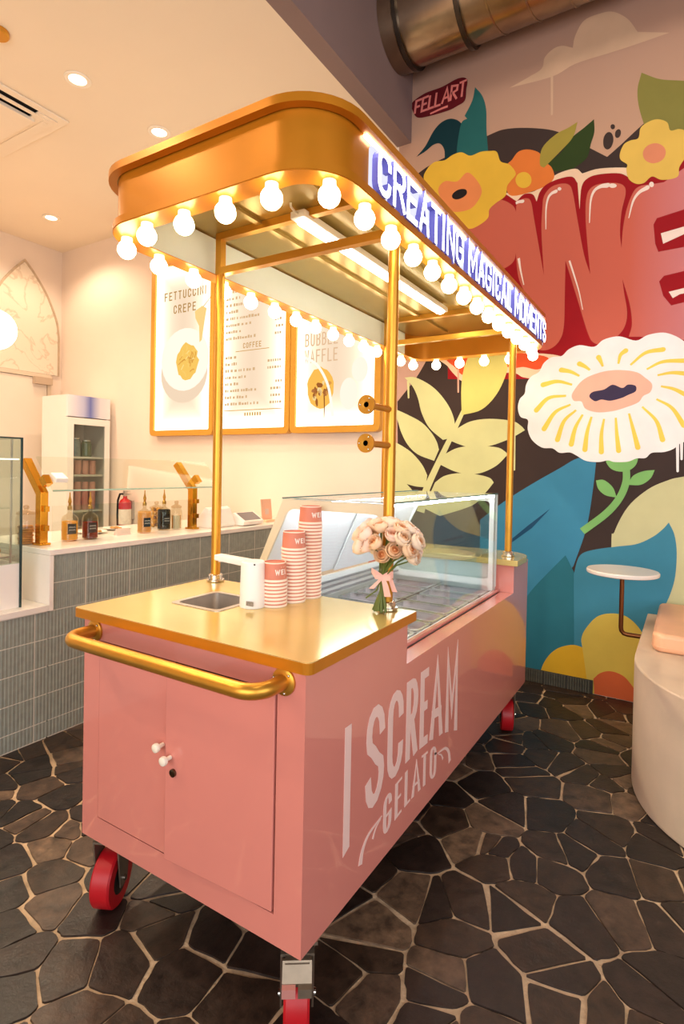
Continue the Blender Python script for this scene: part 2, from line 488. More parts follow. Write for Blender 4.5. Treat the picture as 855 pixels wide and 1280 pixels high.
def paving():
    rnd = random.Random(11)
    x0, x1, y0, y1 = -2.9, 3.4, -2.6, YB
    sx, sy = 0.158, 0.124
    pts = []; j = 0
    y = y0-0.4
    while y < y1+0.4:
        x = x0-0.4+(j % 2)*sx/2
        while x < x1+0.4:
            if rnd.random() > 0.16:
                pts.append((x+rnd.uniform(-.55, .55)*sx, y+rnd.uniform(-.55, .55)*sy))
            x += sx
        y += sy; j += 1
    P = np.array(pts); cells = []
    for i, (px, py) in enumerate(pts):
        d2 = ((P-P[i])**2).sum(1); nb = np.argsort(d2)[1:16]
        poly = [(px-.5, py-.5), (px+.5, py-.5), (px+.5, py+.5), (px-.5, py+.5)]
        planes = []
        for k in nb:
            qx, qy = pts[k]; nx, ny = qx-px, qy-py; l = math.hypot(nx, ny)
            rg = random.Random(min(i, int(k))*7919+max(i, int(k)))
            g = rg.choice((.0014, .002, .0028, .004, .0062))
            planes.append((nx/l, ny/l, l/2-g))
        planes += [(1, 0, x1-px), (-1, 0, px-x0), (0, 1, y1-.002-py), (0, -1, py-y0)]
        for (nx, ny, dd) in planes:
            out = []
            for a in range(len(poly)):
                p, q = poly[a], poly[(a+1) % len(poly)]
                sp = (p[0]-px)*nx+(p[1]-py)*ny-dd; sq = (q[0]-px)*nx+(q[1]-py)*ny-dd
                if sp <= 0: out.append(p)
                if sp*sq < 0:
                    t = sp/(sp-sq); out.append((p[0]+(q[0]-p[0])*t, p[1]+(q[1]-p[1])*t))
            poly = out
            if len(poly) < 3: break
        if len(poly) < 3: continue
        q = [poly[0]]
        for p in poly[1:]:
            if math.hypot(p[0]-q[-1][0], p[1]-q[-1][1]) > .018: q.append(p)
        if len(q) > 2 and math.hypot(q[0][0]-q[-1][0], q[0][1]-q[-1][1]) < .018: q.pop()
        if len(q) < 3: continue
        cells.append(((px, py), q))
    return cells
def stone_mb(mb, poly, rnd):
    n = len(poly); ring = []
    for i in range(n):
        p, q = poly[i], poly[(i+1) % n]; l = math.hypot(q[0]-p[0], q[1]-p[1])
        c = min(.006, l*.2); ux, uy = (q[0]-p[0])/l, (q[1]-p[1])/l
        ring.append((p[0]+ux*c, p[1]+uy*c))
        for t in ((.3, .68) if l > .07 else (.5,) if l > .035 else ()):
            o = rnd.uniform(-.0045, .0028); t += rnd.uniform(-.1, .1)
            ring.append((p[0]+ux*l*t-uy*o, p[1]+uy*l*t+ux*o))
        ring.append((q[0]-ux*c, q[1]-uy*c))
    cx = sum(p[0] for p in ring)/len(ring); cy = sum(p[1] for p in ring)/len(ring)
    z = rnd.uniform(-.0018, 0.0)
    top = []
    for (x, y) in ring:
        d = math.hypot(x-cx, y-cy) or 1
        top.append((x+(cx-x)/d*.0022, y+(cy-y)/d*.0022, z))
    m = len(ring)
    V = top+[(x, y, -.011) for x, y in ring]
    mb.add(V, [list(range(m))]+[(i, m+i, m+(i+1) % m, (i+1) % m) for i in range(m)])
def in_view(x, y):
    e = Vector((x, y, 0))-Vector((0.7674, -1.0940, 1.4359)); z = e.dot(fwd)
    if z < .3: return 0
    u = 427.5+703.96*e.dot(r2)/z; v = 595.8-703.96*e.dot(u2)/z
    if not (-25 < u < 880 and v < 1310): return 0
    return 1/z**2
cells = paving()
rnd = random.Random(5)
ranked = []
for (c, poly) in cells:
    w = in_view(*c)
    if c[0] < -2.1 or (c[0] > .66 and c[1] > 1.75): w = 0
    a = abs(sum(poly[i][0]*poly[(i+1) % len(poly)][1]-poly[(i+1) % len(poly)][0]*poly[i][1] for i in range(len(poly))))/2
    e = Vector((c[0], c[1], 0))-Vector((0.7674, -1.0940, 1.4359))
    ranked.append((w*a/max(.3, e.length), c, poly))
ranked.sort(key=lambda t: -t[0])
rest = MB()
for i, (w, c, poly) in enumerate(ranked):
    if i < 300 and w > 0:
        mb = MB(); stone_mb(mb, poly, rnd); mb.build('stone', M_stone, floor)
    else:
        stone_mb(rest, poly, rnd)
ro = rest.build('stone_paving', M_stone, floor); ro['kind'] = 'stuff'; ro['label'] = 'outer crazy paving stones beyond the near floor'

# ---- tiled baseboard under the mural, left of the orange fruit
bbt = struct(MB().box(-1.25, .258, YB-.012, YB-.001, 0.0, .088).build('baseboard_back', mat('baseboard_core', '#3c3a34', .7)), 'dark grey ribbed tile baseboard under the mural', 'baseboard')
M_btile = mat('dark_rib_tile', '#57564c', .45, var=.2, scale=30)
bm_ = MB()
for k in range(9):
    bm_.prism(arc(.0+k*.0157+.0078, 0, .0072, .009, 180, 360, 5), 'z', 0, .083)
btile = bm_.mesh('tile', M_btile)
for k in range(10):
    instance(btile, 'tile', (-1.24+k*.149, YB-.012, 0.002), bbt)

# ================================================================== MURAL
MC = {'brown': '#3d2f2b', 'olivedark': '#87803f', 'cloud': '#caa88c', 'tagred': '#5d1019', 'tagpink': '#e07f78', 'tealdark': '#0b3138',
 'teal': '#24615f', 'orange': '#df7a35', 'leafdark': '#2e4019', 'olive': '#a08f3c', 'yellow': '#e3b53c', 'salmon': '#e58a52', 'black': '#1e1a1c',
 'yellow2': '#e2bb58', 'salmon2': '#dd8a66', 'cream': '#f1cfae', 'red': '#9a0d18', 'hilite': '#f3ddd0', 'orangered': '#e2562b', 'salmonpale': '#dda58f',
 'palegreen': '#d2d39a', 'yellowgreen': '#d8cf78', 'blue': '#3d86a8', 'bluedark': '#1d4a6b', 'teal2': '#2c7284', 'sage': '#cbc99a', 'blue2': '#3f86a0',
 'gold': '#dcae2c', 'gold2': '#d6bd55', 'terracotta': '#d0653a', 'white': '#f4efee', 'blush': '#f3b9a3', 'plum': '#3d3350', 'lemon': '#efd35c',
 'stemgreen': '#7fb86b'}
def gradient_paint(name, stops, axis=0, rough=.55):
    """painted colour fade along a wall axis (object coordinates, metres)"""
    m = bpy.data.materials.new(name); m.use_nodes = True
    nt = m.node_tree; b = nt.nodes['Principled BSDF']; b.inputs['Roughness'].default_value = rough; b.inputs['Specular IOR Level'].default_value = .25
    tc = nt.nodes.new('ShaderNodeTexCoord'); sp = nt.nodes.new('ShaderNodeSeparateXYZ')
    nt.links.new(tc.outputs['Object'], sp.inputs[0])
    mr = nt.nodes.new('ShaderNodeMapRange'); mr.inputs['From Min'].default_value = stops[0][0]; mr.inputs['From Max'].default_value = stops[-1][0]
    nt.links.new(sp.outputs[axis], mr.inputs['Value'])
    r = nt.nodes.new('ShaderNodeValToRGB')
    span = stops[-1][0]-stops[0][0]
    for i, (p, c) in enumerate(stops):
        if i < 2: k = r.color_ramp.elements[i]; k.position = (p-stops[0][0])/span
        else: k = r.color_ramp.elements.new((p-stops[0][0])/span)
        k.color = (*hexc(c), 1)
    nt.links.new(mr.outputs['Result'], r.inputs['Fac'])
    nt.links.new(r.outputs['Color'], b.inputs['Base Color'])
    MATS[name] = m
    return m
gradient_paint('mural_letter', [(-.6, '#c25f4a'), (.40, '#c9604c'), (.95, '#cf8a94'), (1.6, '#d698a6')])
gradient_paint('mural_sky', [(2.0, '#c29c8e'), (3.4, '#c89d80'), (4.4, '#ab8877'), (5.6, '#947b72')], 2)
def mural_mat(key):
    if key == 'letter': return MATS['mural_letter']
    return mat('mural_'+key, MC[key], .62, var=.05, scale=5, spec=.2)
MURAL = [
('hill','','',1,'brown','p',[(-1202,1971),(-1202,1971),(-1017,2189),(-936,2395),(-997,2767),(-1176,3227),(-1232,3549),(-1052,3721),(-766,3793),(-510,3847),(-390,3851),(-214,3804),(-44,3727),(144,3573),(260,3478),(260,3478),(333,3529),(453,3620),(615,3726),(933,3830),(933,3830),(1025,20),(1025,20),(-258,-305),(-258,-305),(-1151,-215),(-1151,-215)]),
('leaf','','',2,'olivedark','p',[(445,3950),(445,3950),(425,3852),(437,3734),(481,3572),(481,3572),(871,3200),(871,3200),(858,3740),(675,3821),(547,3875)]),
('cloud','','',2,'cloud','p',[(-380,4133),(-380,4133),(-254,4162),(-164,4190),(-145,4259),(-89,4297),(-32,4295),(34,4257),(34,4257),(47,4330),(99,4409),(195,4417),(276,4395),(360,4315),(417,4213),(417,4213),(592,4141),(592,4141),(405,4138),(249,4141),(51,4145),(-95,4112)]),
('drip','','',2,'cloud','s',([(-95,4123),(-89,3858)],16,13)),
('tag_backing','','tag',3,'tagred','p',[(-1132,4269),(-1026,4308),(-891,4310),(-760,4330),(-692,4301),(-696,4227),(-706,4149),(-767,4128),(-829,4118),(-976,4123),(-1082,4143),(-1124,4211)]),
('leaf','','',2,'tealdark','p',[(-1086,3843),(-1086,3843),(-1013,3904),(-947,4000),(-881,4048),(-803,4049),(-733,3997),(-713,3919),(-741,3787),(-766,3676),(-857,3700),(-857,3700),(-855,3821),(-890,3888),(-945,3897),(-1012,3865)]),
('leaf','','',3,'teal','p',[(-630,4222),(-630,4222),(-649,4131),(-704,4038),(-704,4038),(-685,4012),(-685,4012),(-727,3995),(-751,3879),(-759,3780),(-757,3674),(-757,3674),(-510,3609),(-510,3609),(-537,3878),(-544,4034),(-575,4141)]),
('flower','','of',3,'orange','p',[(-395,3584),(-351,3623),(-308,3667),(-242,3665),(-167,3622),(-128,3552),(-80,3496),(-68,3418),(-156,3375),(-345,3371),(-392,3466)]),
('leaf','','',2,'leafdark','p',[(176,3744),(176,3744),(180,3661),(162,3593),(136,3502),(48,3452),(48,3452),(-132,3477),(-132,3477),(-112,3526),(-21,3587),(43,3664),(116,3706)]),
('leaf','','',3,'olive','p',[(76,3757),(76,3757),(48,3663),(-31,3590),(-132,3510),(-132,3510),(-160,3544),(-146,3649),(-59,3715),(16,3735)]),
('flower_center','of','',5,'yellow','p',[(-213,3447),(-216,3427),(-227,3412),(-245,3405),(-266,3405),(-287,3415),(-305,3431),(-317,3452),(-322,3475),(-318,3495),(-307,3510),(-289,3517),(-268,3516),(-247,3507),(-229,3490),(-217,3469)]),
('flower','','yf',5,'yellow','p',[(-1018,3657),(-993,3724),(-935,3763),(-852,3755),(-790,3777),(-722,3778),(-654,3734),(-577,3741),(-513,3729),(-460,3709),(-430,3633),(-367,3594),(-321,3520),(-353,3479),(-380,3446),(-390,3381),(-457,3346),(-503,3311),(-513,3251),(-588,3210),(-660,3207),(-753,3279),(-882,3396),(-949,3514)]),
('flower_petals','yf','',6,'salmon','p',[(-898,3543),(-848,3597),(-750,3572),(-676,3618),(-608,3554),(-562,3462),(-587,3393),(-651,3345),(-768,3353),(-844,3418)]),
('flower_center','yf','',7,'black','p',[(-674,3484),(-672,3470),(-679,3457),(-694,3447),(-714,3440),(-737,3438),(-758,3442),(-775,3451),(-785,3463),(-787,3476),(-779,3490),(-764,3500),(-744,3507),(-721,3508),(-700,3504),(-683,3496)]),
('spot','','',2,'brown','p',[(294,3567),(289,3547),(281,3532),(270,3525),(259,3525),(248,3534),(239,3550),(235,3571),(235,3593),(239,3612),(248,3627),(259,3634),(270,3633),(281,3624),(289,3608),(294,3588)]),
('spot','','',2,'brown','p',[(336,3600),(333,3591),(327,3584),(321,3582),(314,3583),(308,3589),(304,3598),(303,3608),(304,3619),(307,3628),(313,3634),(319,3636),(326,3635),(332,3629),(336,3620),(337,3610)]),
('spot','','',2,'brown','p',[(302,3658),(301,3652),(298,3647),(294,3645),(289,3645),(284,3648),(280,3653),(277,3659),(276,3666),(276,3672),(279,3676),(283,3678),(288,3678),(293,3675),(298,3670),(301,3664)]),
('flower','','y2',6,'yellow2','p',[(437,3545),(449,3606),(497,3631),(545,3629),(593,3595),(611,3541),(657,3536),(695,3508),(726,3437),(715,3374),(687,3343),(663,3301),(660,3254),(626,3243),(567,3253),(518,3285),(475,3256),(431,3262),(389,3303),(374,3367),(378,3396),(340,3436),(335,3478),(356,3528),(392,3543)]),
('flower_center','y2','',7,'salmon2','p',[(588,3427),(589,3403),(581,3382),(565,3368),(543,3363),(519,3366),(496,3379),(477,3399),(467,3423),(465,3448),(474,3469),(490,3483),(513,3488),(537,3484),(560,3470),(578,3450)]),
('letter_outline','','',3,'cream','p',[(-573,3327),(-573,3327),(-413,3381),(-413,3381),(-396,3405),(-318,3375),(-192,3367),(-130,3406),(-38,3448),(68,3452),(113,3409),(113,3409),(215,3414),(383,3375),(451,3327),(451,3327),(706,3395),(706,3395),(981,3424),(981,3424),(996,2801),(996,2801),(-568,3108),(-568,3108)]),
('letter_shadow','','we',4,'red','p',[(-813,3156),(-813,3156),(-544,3321),(-544,3321),(-447,3378),(-396,3394),(-345,3354),(-311,3324),(-311,3324),(-262,3362),(-203,3348),(-175,3292),(-175,3292),(-155,3353),(-114,3392),(-37,3410),(49,3404),(85,3353),(85,3353),(102,3176),(102,3176),(111,3321),(148,3369),(220,3376),(338,3351),(407,3298),(452,3287),(452,3287),(687,3348),(687,3348),(981,3410),(981,3410),(1015,2017),(1015,2017),(-315,2087),(-315,2087),(-789,2119),(-789,2119)]),
('letter_fill','we','',5,'letter','p',[(-749,3084),(-660,3219),(-544,3338),(-446,3367),(-361,3324),(-315,3258),(-306,3112),(-308,2973),(-323,2909),(-389,2870),(-561,2819),(-807,2917)]),
('letter_fill','we','',5,'letter','p',[(-314,3247),(-314,3247),(-310,3302),(-283,3329),(-240,3329),(-212,3296),(-188,3170),(-115,2780),(-115,2780),(-138,3078),(-136,3229),(-128,3314),(-87,3364),(-26,3375),(30,3356),(57,3297),(91,3110),(136,2876),(178,2738),(178,2738),(153,2966),(140,3126),(142,3240),(165,3297),(222,3314),(316,3296),(363,3264),(373,3211),(353,3104),(347,2979),(358,2875),(358,2875),(364,3001),(384,3123),(418,3215),(453,3242),(506,3239),(584,3234),(584,3234),(708,3304),(708,3304),(984,3309),(984,3309),(1010,2201),(1010,2201),(476,2299),(476,2299),(413,2306),(413,2306),(429,2385),(413,2513),(368,2676),(368,2676),(379,2594),(400,2464),(389,2375),(349,2318),(280,2274),(213,2286),(173,2353),(104,2582),(22,2854),(22,2854),(23,2620),(22,2417),(-1,2329),(-51,2280),(-124,2271),(-238,2325),(-238,2325),(-552,2414),(-552,2414),(-557,2646),(-557,2646),(-328,2659),(-247,2692),(-247,2692),(-287,2798),(-308,2957),(-308,2957)]),
('letter_shadow','we','',6,'red','p',[(534,2985),(534,2985),(551,3021),(551,3021),(694,3043),(694,3043),(989,3078),(989,3078),(996,2801),(996,2801),(699,2816),(699,2816),(564,2812),(564,2812),(546,2865),(546,2865)]),
('highlight','we','',7,'hilite','p',[(575,2923),(575,2923),(717,2942),(717,2942),(993,2940),(993,2940),(994,2884),(994,2884),(698,2893),(698,2893),(589,2856),(589,2856)]),
('letter_shadow','we','',6,'red','p',[(573,2629),(573,2629),(598,2659),(598,2659),(703,2671),(703,2671),(998,2700),(998,2700),(1004,2469),(1004,2469),(707,2482),(707,2482),(641,2472),(641,2472),(597,2537),(597,2537)]),
('highlight','we','',7,'hilite','p',[(626,2557),(626,2557),(726,2571),(726,2571),(1001,2594),(1001,2594),(1002,2561),(1002,2561),(685,2534),(685,2534),(648,2515),(648,2515)]),
('highlight','we','',7,'hilite','s',([(-316,3311),(-294,3317),(-269,3314)],17,23)),
('highlight','we','',7,'hilite','s',([(-109,3088),(-111,3224),(-99,3296),(-76,3323),(-50,3330)],5,24)),
('highlight','we','',7,'hilite','p',[(-15,3338),(-19,3331),(-27,3329),(-36,3335),(-40,3344),(-36,3351),(-28,3353),(-19,3347)]),
('highlight','we','',7,'hilite','s',([(165,3073),(169,3213),(189,3275),(227,3295),(267,3292)],5,30)),
('highlight','we','',7,'hilite','p',[(321,3277),(317,3269),(305,3267),(291,3270),(279,3279),(274,3288),(279,3296),(290,3298),(305,3294),(316,3286)]),
('highlight','we','',7,'hilite','s',([(395,3055),(417,3155),(450,3203),(494,3222)],5,28)),
('highlight','we','',7,'hilite','p',[(530,3233),(528,3223),(522,3219),(514,3221),(507,3229),(504,3239),(506,3248),(513,3253),(521,3251),(528,3243)]),
('highlight','we','',7,'hilite','s',([(-287,2925),(-272,2839),(-248,2736)],17,6)),
('highlight','we','',7,'hilite','s',([(47,2849),(80,2743),(112,2633),(137,2514)],12,5)),
('flower','','cf',5,'cream','p',[(-843,2296),(-791,2214),(-739,2151),(-664,2093),(-545,2125),(-316,2132),(-232,2093),(-98,2078),(-6,2131),(2,2221),(-319,2278),(-319,2278)]),
('flower_petals','cf','',6,'orangered','p',[(-793,2286),(-728,2197),(-665,2140),(-546,2172),(-430,2203),(-317,2165),(-234,2165),(-142,2141),(-80,2174),(-102,2230),(-432,2288)]),
('drip','','',6,'salmonpale','s',([(-710,2225),(-705,2019)],15,12)),
('stem','','',5,'palegreen','s',([(-659,1887),(-736,1724),(-838,1516),(-949,1271),(-985,1116)],29,64)),
('leaf','','',6,'yellowgreen','p',[(-674,1847),(-674,1847),(-682,2053),(-661,2204),(-597,2326),(-481,2407),(-377,2339),(-352,2224),(-355,2129),(-420,1986),(-527,1882)]),
('drip','','',6,'palegreen','s',([(-1113,2128),(-1106,1997)],20,14)),
('leaf','','',6,'palegreen','p',[(-1144,2155),(-1144,2155),(-1049,2148),(-905,2066),(-797,1949),(-738,1837),(-727,1742),(-766,1683),(-816,1666),(-816,1666),(-927,1758),(-993,1873),(-1027,1987),(-1074,2082)]),
('leaf','','',6,'palegreen','p',[(-1292,1924),(-1292,1924),(-1214,1909),(-1103,1861),(-992,1802),(-914,1727),(-867,1657),(-846,1594),(-846,1594),(-883,1509),(-883,1509),(-1017,1557),(-1104,1631),(-1164,1732),(-1206,1839)]),
('leaf','','',6,'palegreen','p',[(-1388,1723),(-1388,1723),(-1301,1690),(-1208,1651),(-1080,1579),(-984,1484),(-936,1399),(-936,1399),(-950,1307),(-950,1307),(-1029,1311),(-1106,1327),(-1106,1327),(-1062,1285),(-1014,1225),(-1077,1048),(-1077,1048),(-1372,1029),(-1372,1029)]),
('leaf','','',6,'palegreen','p',[(-720,1742),(-720,1742),(-609,1798),(-470,1814),(-308,1795),(-246,1760),(-216,1728),(-216,1728),(-283,1688),(-361,1652),(-465,1619),(-592,1608),(-678,1629),(-762,1662),(-762,1662)]),
('leaf','','',6,'palegreen','p',[(-813,1552),(-813,1552),(-702,1606),(-563,1620),(-411,1610),(-353,1582),(-330,1559),(-330,1559),(-408,1480),(-517,1426),(-618,1415),(-723,1434),(-831,1480),(-831,1480)]),
('leaf','','',6,'palegreen','p',[(-872,1346),(-872,1346),(-800,1396),(-697,1419),(-570,1416),(-460,1393),(-425,1359),(-425,1359),(-484,1283),(-582,1186),(-828,1095),(-828,1095),(-959,1148),(-959,1148)]),
('drip','','',6,'palegreen','s',([(-289,1688),(-283,1453)],19,14)),
('leaf','','bl',4,'blue','p',[(-520,1085),(-520,1085),(-350,1226),(-161,1356),(20,1469),(128,1535),(245,1551),(245,1551),(226,1321),(193,1073),(121,823),(121,823),(-12,619),(-193,438),(-503,332),(-503,332)]),
('vein','bl','',5,'bluedark','p',[(-38,1192),(-38,1192),(-154,1053),(-154,1053),(-304,929),(-304,929),(-305,952),(-305,952),(-181,1068),(-181,1068)]),
('leaf','','',5,'teal2','p',[(69,887),(69,887),(-51,744),(-159,604),(-248,430),(-325,134),(-325,134),(-314,-319),(-314,-319),(233,-181),(233,-181),(216,554),(216,554),(127,776),(127,776)]),
('leaf','','',3,'sage','p',[(345,934),(360,1064),(434,1230),(542,1344),(645,1402),(733,1429),(1028,1485),(1028,1485),(1063,29),(1063,29),(370,-146),(370,-146)]),
('leaf','','',5,'blue2','p',[(124,765),(124,765),(144,862),(178,913),(259,945),(376,973),(489,999),(576,1051),(631,1105),(660,1146),(660,1146),(691,1075),(706,969),(702,822),(679,711),(643,607),(574,407),(534,-105),(534,-105),(145,-203),(145,-203)]),
('fruit','','',6,'gold','p',[(-72,84),(-72,84),(-52,142),(-12,210),(48,265),(138,298),(222,281),(222,281),(295,-165),(295,-165),(-64,-256),(-64,-256)]),
('fruit','','',7,'gold2','p',[(188,291),(188,291),(181,348),(204,415),(270,505),(349,540),(433,538),(501,490),(548,417),(576,332),(599,-88),(599,-88),(233,-181),(233,-181)]),
('fruit','','',8,'terracotta','p',[(260,100),(260,100),(300,145),(358,169),(428,157),(474,116),(507,71),(507,71),(520,-108),(520,-108),(267,-172),(267,-172)]),
('flower','','wf',8,'white','p',[(-268,1883),(-256,1944),(-224,1981),(-215,2042),(-184,2095),(-131,2124),(-101,2181),(-50,2217),(14,2220),(56,2259),(123,2281),(213,2262),(268,2302),(358,2314),(454,2277),(519,2305),(602,2311),(671,2281),(742,2228),(836,2209),(897,2119),(921,1929),(887,1743),(809,1649),(720,1636),(675,1597),(624,1577),(559,1572),(525,1540),(476,1537),(427,1516),(351,1513),(312,1523),(260,1512),(181,1519),(118,1556),(78,1574),(16,1571),(-30,1601),(-99,1607),(-166,1659),(-197,1731),(-198,1798),(-248,1821)]),
('flower_petals','wf','',9,'blush','p',[(84,1957),(116,2013),(146,2046),(194,2074),(284,2098),(376,2098),(463,2078),(509,2042),(549,1999),(542,1950),(503,1927),(477,1889),(410,1861),(332,1839),(240,1835),(170,1861),(144,1909),(98,1916)]),
('flower_center','wf','',10,'plum','p',[(192,1938),(211,1968),(277,1980),(328,2008),(384,1984),(416,2003),(459,1993),(460,1958),(417,1937),(381,1920),(317,1906),(265,1916),(227,1907)]),
('petal_stripe','wf','',9,'lemon','s',([(48,1952),(-64,1942),(-142,1863)],14,34)),
('petal_stripe','wf','',9,'lemon','s',([(77,1892),(-19,1844),(-88,1734)],13,34)),
('petal_stripe','wf','',9,'lemon','s',([(113,1854),(39,1783),(0,1659)],13,33)),
('petal_stripe','wf','',9,'lemon','s',([(154,1823),(111,1737),(88,1628)],13,33)),
('petal_stripe','wf','',9,'lemon','s',([(208,1807),(184,1707),(173,1592)],13,32)),
('petal_stripe','wf','',9,'lemon','s',([(283,1791),(270,1691),(272,1577)],12,31)),
('petal_stripe','wf','',9,'lemon','s',([(351,1796),(360,1690),(373,1585)],12,30)),
('petal_stripe','wf','',9,'lemon','s',([(426,1821),(453,1716),(481,1605)],12,30)),
('petal_stripe','wf','',9,'lemon','s',([(499,1860),(579,1768),(615,1652)],11,29)),
('petal_stripe','wf','',9,'lemon','s',([(576,1904),(660,1846),(725,1737)],11,28)),
('petal_stripe','wf','',9,'lemon','s',([(598,1982),(669,1960),(750,1909)],11,28)),
('petal_stripe','wf','',9,'lemon','s',([(578,2051),(654,2061),(735,2049)],11,28)),
('petal_stripe','wf','',9,'lemon','s',([(518,2092),(606,2132),(733,2128)],11,28)),
('petal_stripe','wf','',9,'lemon','s',([(427,2126),(509,2195),(604,2207)],12,29)),
('petal_stripe','wf','',9,'lemon','s',([(358,2139),(369,2194),(398,2219)],12,30)),
('petal_stripe','wf','',9,'lemon','s',([(268,2129),(255,2162),(241,2191)],12,31)),
('petal_stripe','wf','',9,'lemon','s',([(191,2112),(160,2138),(126,2158)],13,32)),
('petal_stripe','wf','',9,'lemon','s',([(128,2078),(72,2110),(14,2126)],13,33)),
('petal_stripe','wf','',9,'lemon','s',([(84,2023),(-10,2051),(-102,2034)],13,34)),
('drip','','',7,'white','s',([(694,1641),(699,1461)],17,13)),
('drip','','',7,'white','s',([(715,1641),(718,1534)],17,12)),
('stem','','',6,'stemgreen','s',([(419,1481),(419,1384),(383,1281),(308,1179),(169,1055)],41,46)),
('calyx','','',7,'stemgreen','p',[(307,1531),(427,1542),(480,1552),(473,1497),(429,1458),(369,1454),(322,1479)]),
('leaf','','',6,'stemgreen','p',[(244,1392),(244,1392),(291,1396),(344,1351),(369,1286),(369,1286),(303,1298),(259,1338)]),
('leaf','','',6,'stemgreen','p',[(431,1369),(431,1369),(457,1426),(514,1457),(577,1466),(577,1466),(555,1413),(503,1372)]),
('tag_letter','tag','',4,'tagpink','s',([(-1106,4178),(-1106,4178),(-1094,4271),(-1094,4271),(-1047,4273),(-1047,4273)],17,17)),
('tag_letter','tag','',4,'tagpink','s',([(-1100,4224),(-1100,4224),(-1063,4226),(-1063,4226)],17,17)),
('tag_letter','tag','',4,'tagpink','s',([(-991,4277),(-991,4277),(-1037,4274),(-1037,4274),(-1049,4179),(-1049,4179),(-1003,4180),(-1003,4180)],17,17)),
('tag_letter','tag','',4,'tagpink','s',([(-1043,4226),(-1043,4226),(-1006,4228),(-1006,4228)],17,17)),
('tag_letter','tag','',4,'tagpink','s',([(-980,4277),(-980,4277),(-993,4180),(-993,4180),(-950,4181),(-950,4181)],17,17)),
('tag_letter','tag','',4,'tagpink','s',([(-928,4281),(-928,4281),(-940,4181),(-940,4181),(-895,4181),(-895,4181)],16,16)),
('tag_letter','tag','',4,'tagpink','s',([(-885,4182),(-885,4182),(-845,4286),(-845,4286),(-828,4182),(-828,4182)],16,16)),
('tag_letter','tag','',4,'tagpink','s',([(-870,4218),(-870,4218),(-836,4219),(-836,4219)],16,16)),
('tag_letter','tag','',4,'tagpink','s',([(-818,4183),(-818,4183),(-807,4288),(-807,4288),(-763,4280),(-763,4280),(-767,4247),(-767,4247),(-813,4235),(-813,4235)],16,16)),
('tag_letter','tag','',4,'tagpink','s',([(-798,4236),(-798,4236),(-769,4183),(-769,4183)],16,16)),
('tag_letter','tag','',4,'tagpink','s',([(-748,4291),(-748,4291),(-693,4295),(-693,4295)],15,15)),
('tag_letter','tag','',4,'tagpink','s',([(-720,4293),(-720,4293),(-731,4184),(-731,4184)],16,16)),
('tag_letter','tag','',4,'tagpink','s',([(-977,4138),(-887,4148),(-836,4150)],13,17))
]

mural = thing('wall_mural', 'large painted mural of bright flowers, leaves and bubble letters on the back wall', 'mural', (0.5, YB, 0.0))
keys = {'': mural}
paint_count = 0
def paint(pts, layer, name, m, par):
    global paint_count
    paint_count += 1
    y = YB-0.0007*layer-4e-5*(paint_count % 17)
    V = [(x, y, z) for x, z in pts]
    return MB().add(V, [list(range(len(V)))]).build(name, m, par)
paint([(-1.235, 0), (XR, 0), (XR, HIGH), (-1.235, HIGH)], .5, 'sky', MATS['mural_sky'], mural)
def lim(z): return max(.002, z)
for (name, par, key, layer, col, typ, dat) in MURAL:
    if typ == 'p':
        pts = [(a/1000, b/1000) for a, b in dat]
        loop = spline_loop(pts, 5)
    else:
        pts, w0, w1 = dat
        pts = [(a/1000, b/1000) for a, b in pts]
        if len(pts) > 2 and pts[0] != pts[1]: pts = catmull(pts, 6)
        Lf, Rt = ribbon(pts, max(w0, 3)/1000, max(w1, 3)/1000)
        if name in ('petal_stripe', 'drip', 'highlight'):       # rounded brush end
            a, b = Lf[-1], Rt[-1]; cx, cy = (a[0]+b[0])/2, (a[1]+b[1])/2; rr = math.hypot(a[0]-b[0], a[1]-b[1])/2
            a0 = math.atan2(a[1]-cy, a[0]-cx)
            cap = [(cx+rr*math.cos(a0-math.pi*k/6), cy+rr*math.sin(a0-math.pi*k/6)) for k in range(1, 6)]
            loop = Lf+cap+Rt[::-1]
        else: loop = Lf+Rt[::-1]
    loop = [(max(-1.235, x), lim(z)) for x, z in loop]
    o = paint(loop, layer, name, mural_mat(col), keys[par])
    if key: keys[key] = o

# ================================================================== GELATO CART
W, L, ZB, ZS, ZW, Y1, Y2 = .863, 2.15, .254, .98, .808, .567, 1.858
M_pink = mat('pink_gloss_paint', '#d98577', .22, coat=1.0, var=.015, scale=3, coat_rough=.03)
M_gold = mat('gold_paint', '#c67d1a', .3, metal=.45, var=.05, scale=8)
M_goldtop = mat('gold_worktop', '#e6cb80', .16, metal=.5, var=.04, scale=5)
M_brass = mat('brushed_brass', '#cf9638', .34, metal=.8, var=.06, scale=10)
M_chrome = mat('chrome', '#cfcac4', .12, metal=1, var=.0)
M_steel = mat('stainless_steel', '#c9c2ba', .35, metal=.8, var=.08, scale=20)
M_dark = mat('gap_shade', '#120c0b', .8, var=0)  # black stands in for the shade inside gaps, bores and slots
M_whiteplastic = mat('white_plastic', '#efe9e2', .35, var=.01)
cart = thing('gelato_cart', 'pink gelato cart with gold canopy of round bulbs, glass freezer and red casters', 'cart', (-W/2, L/2, 0))
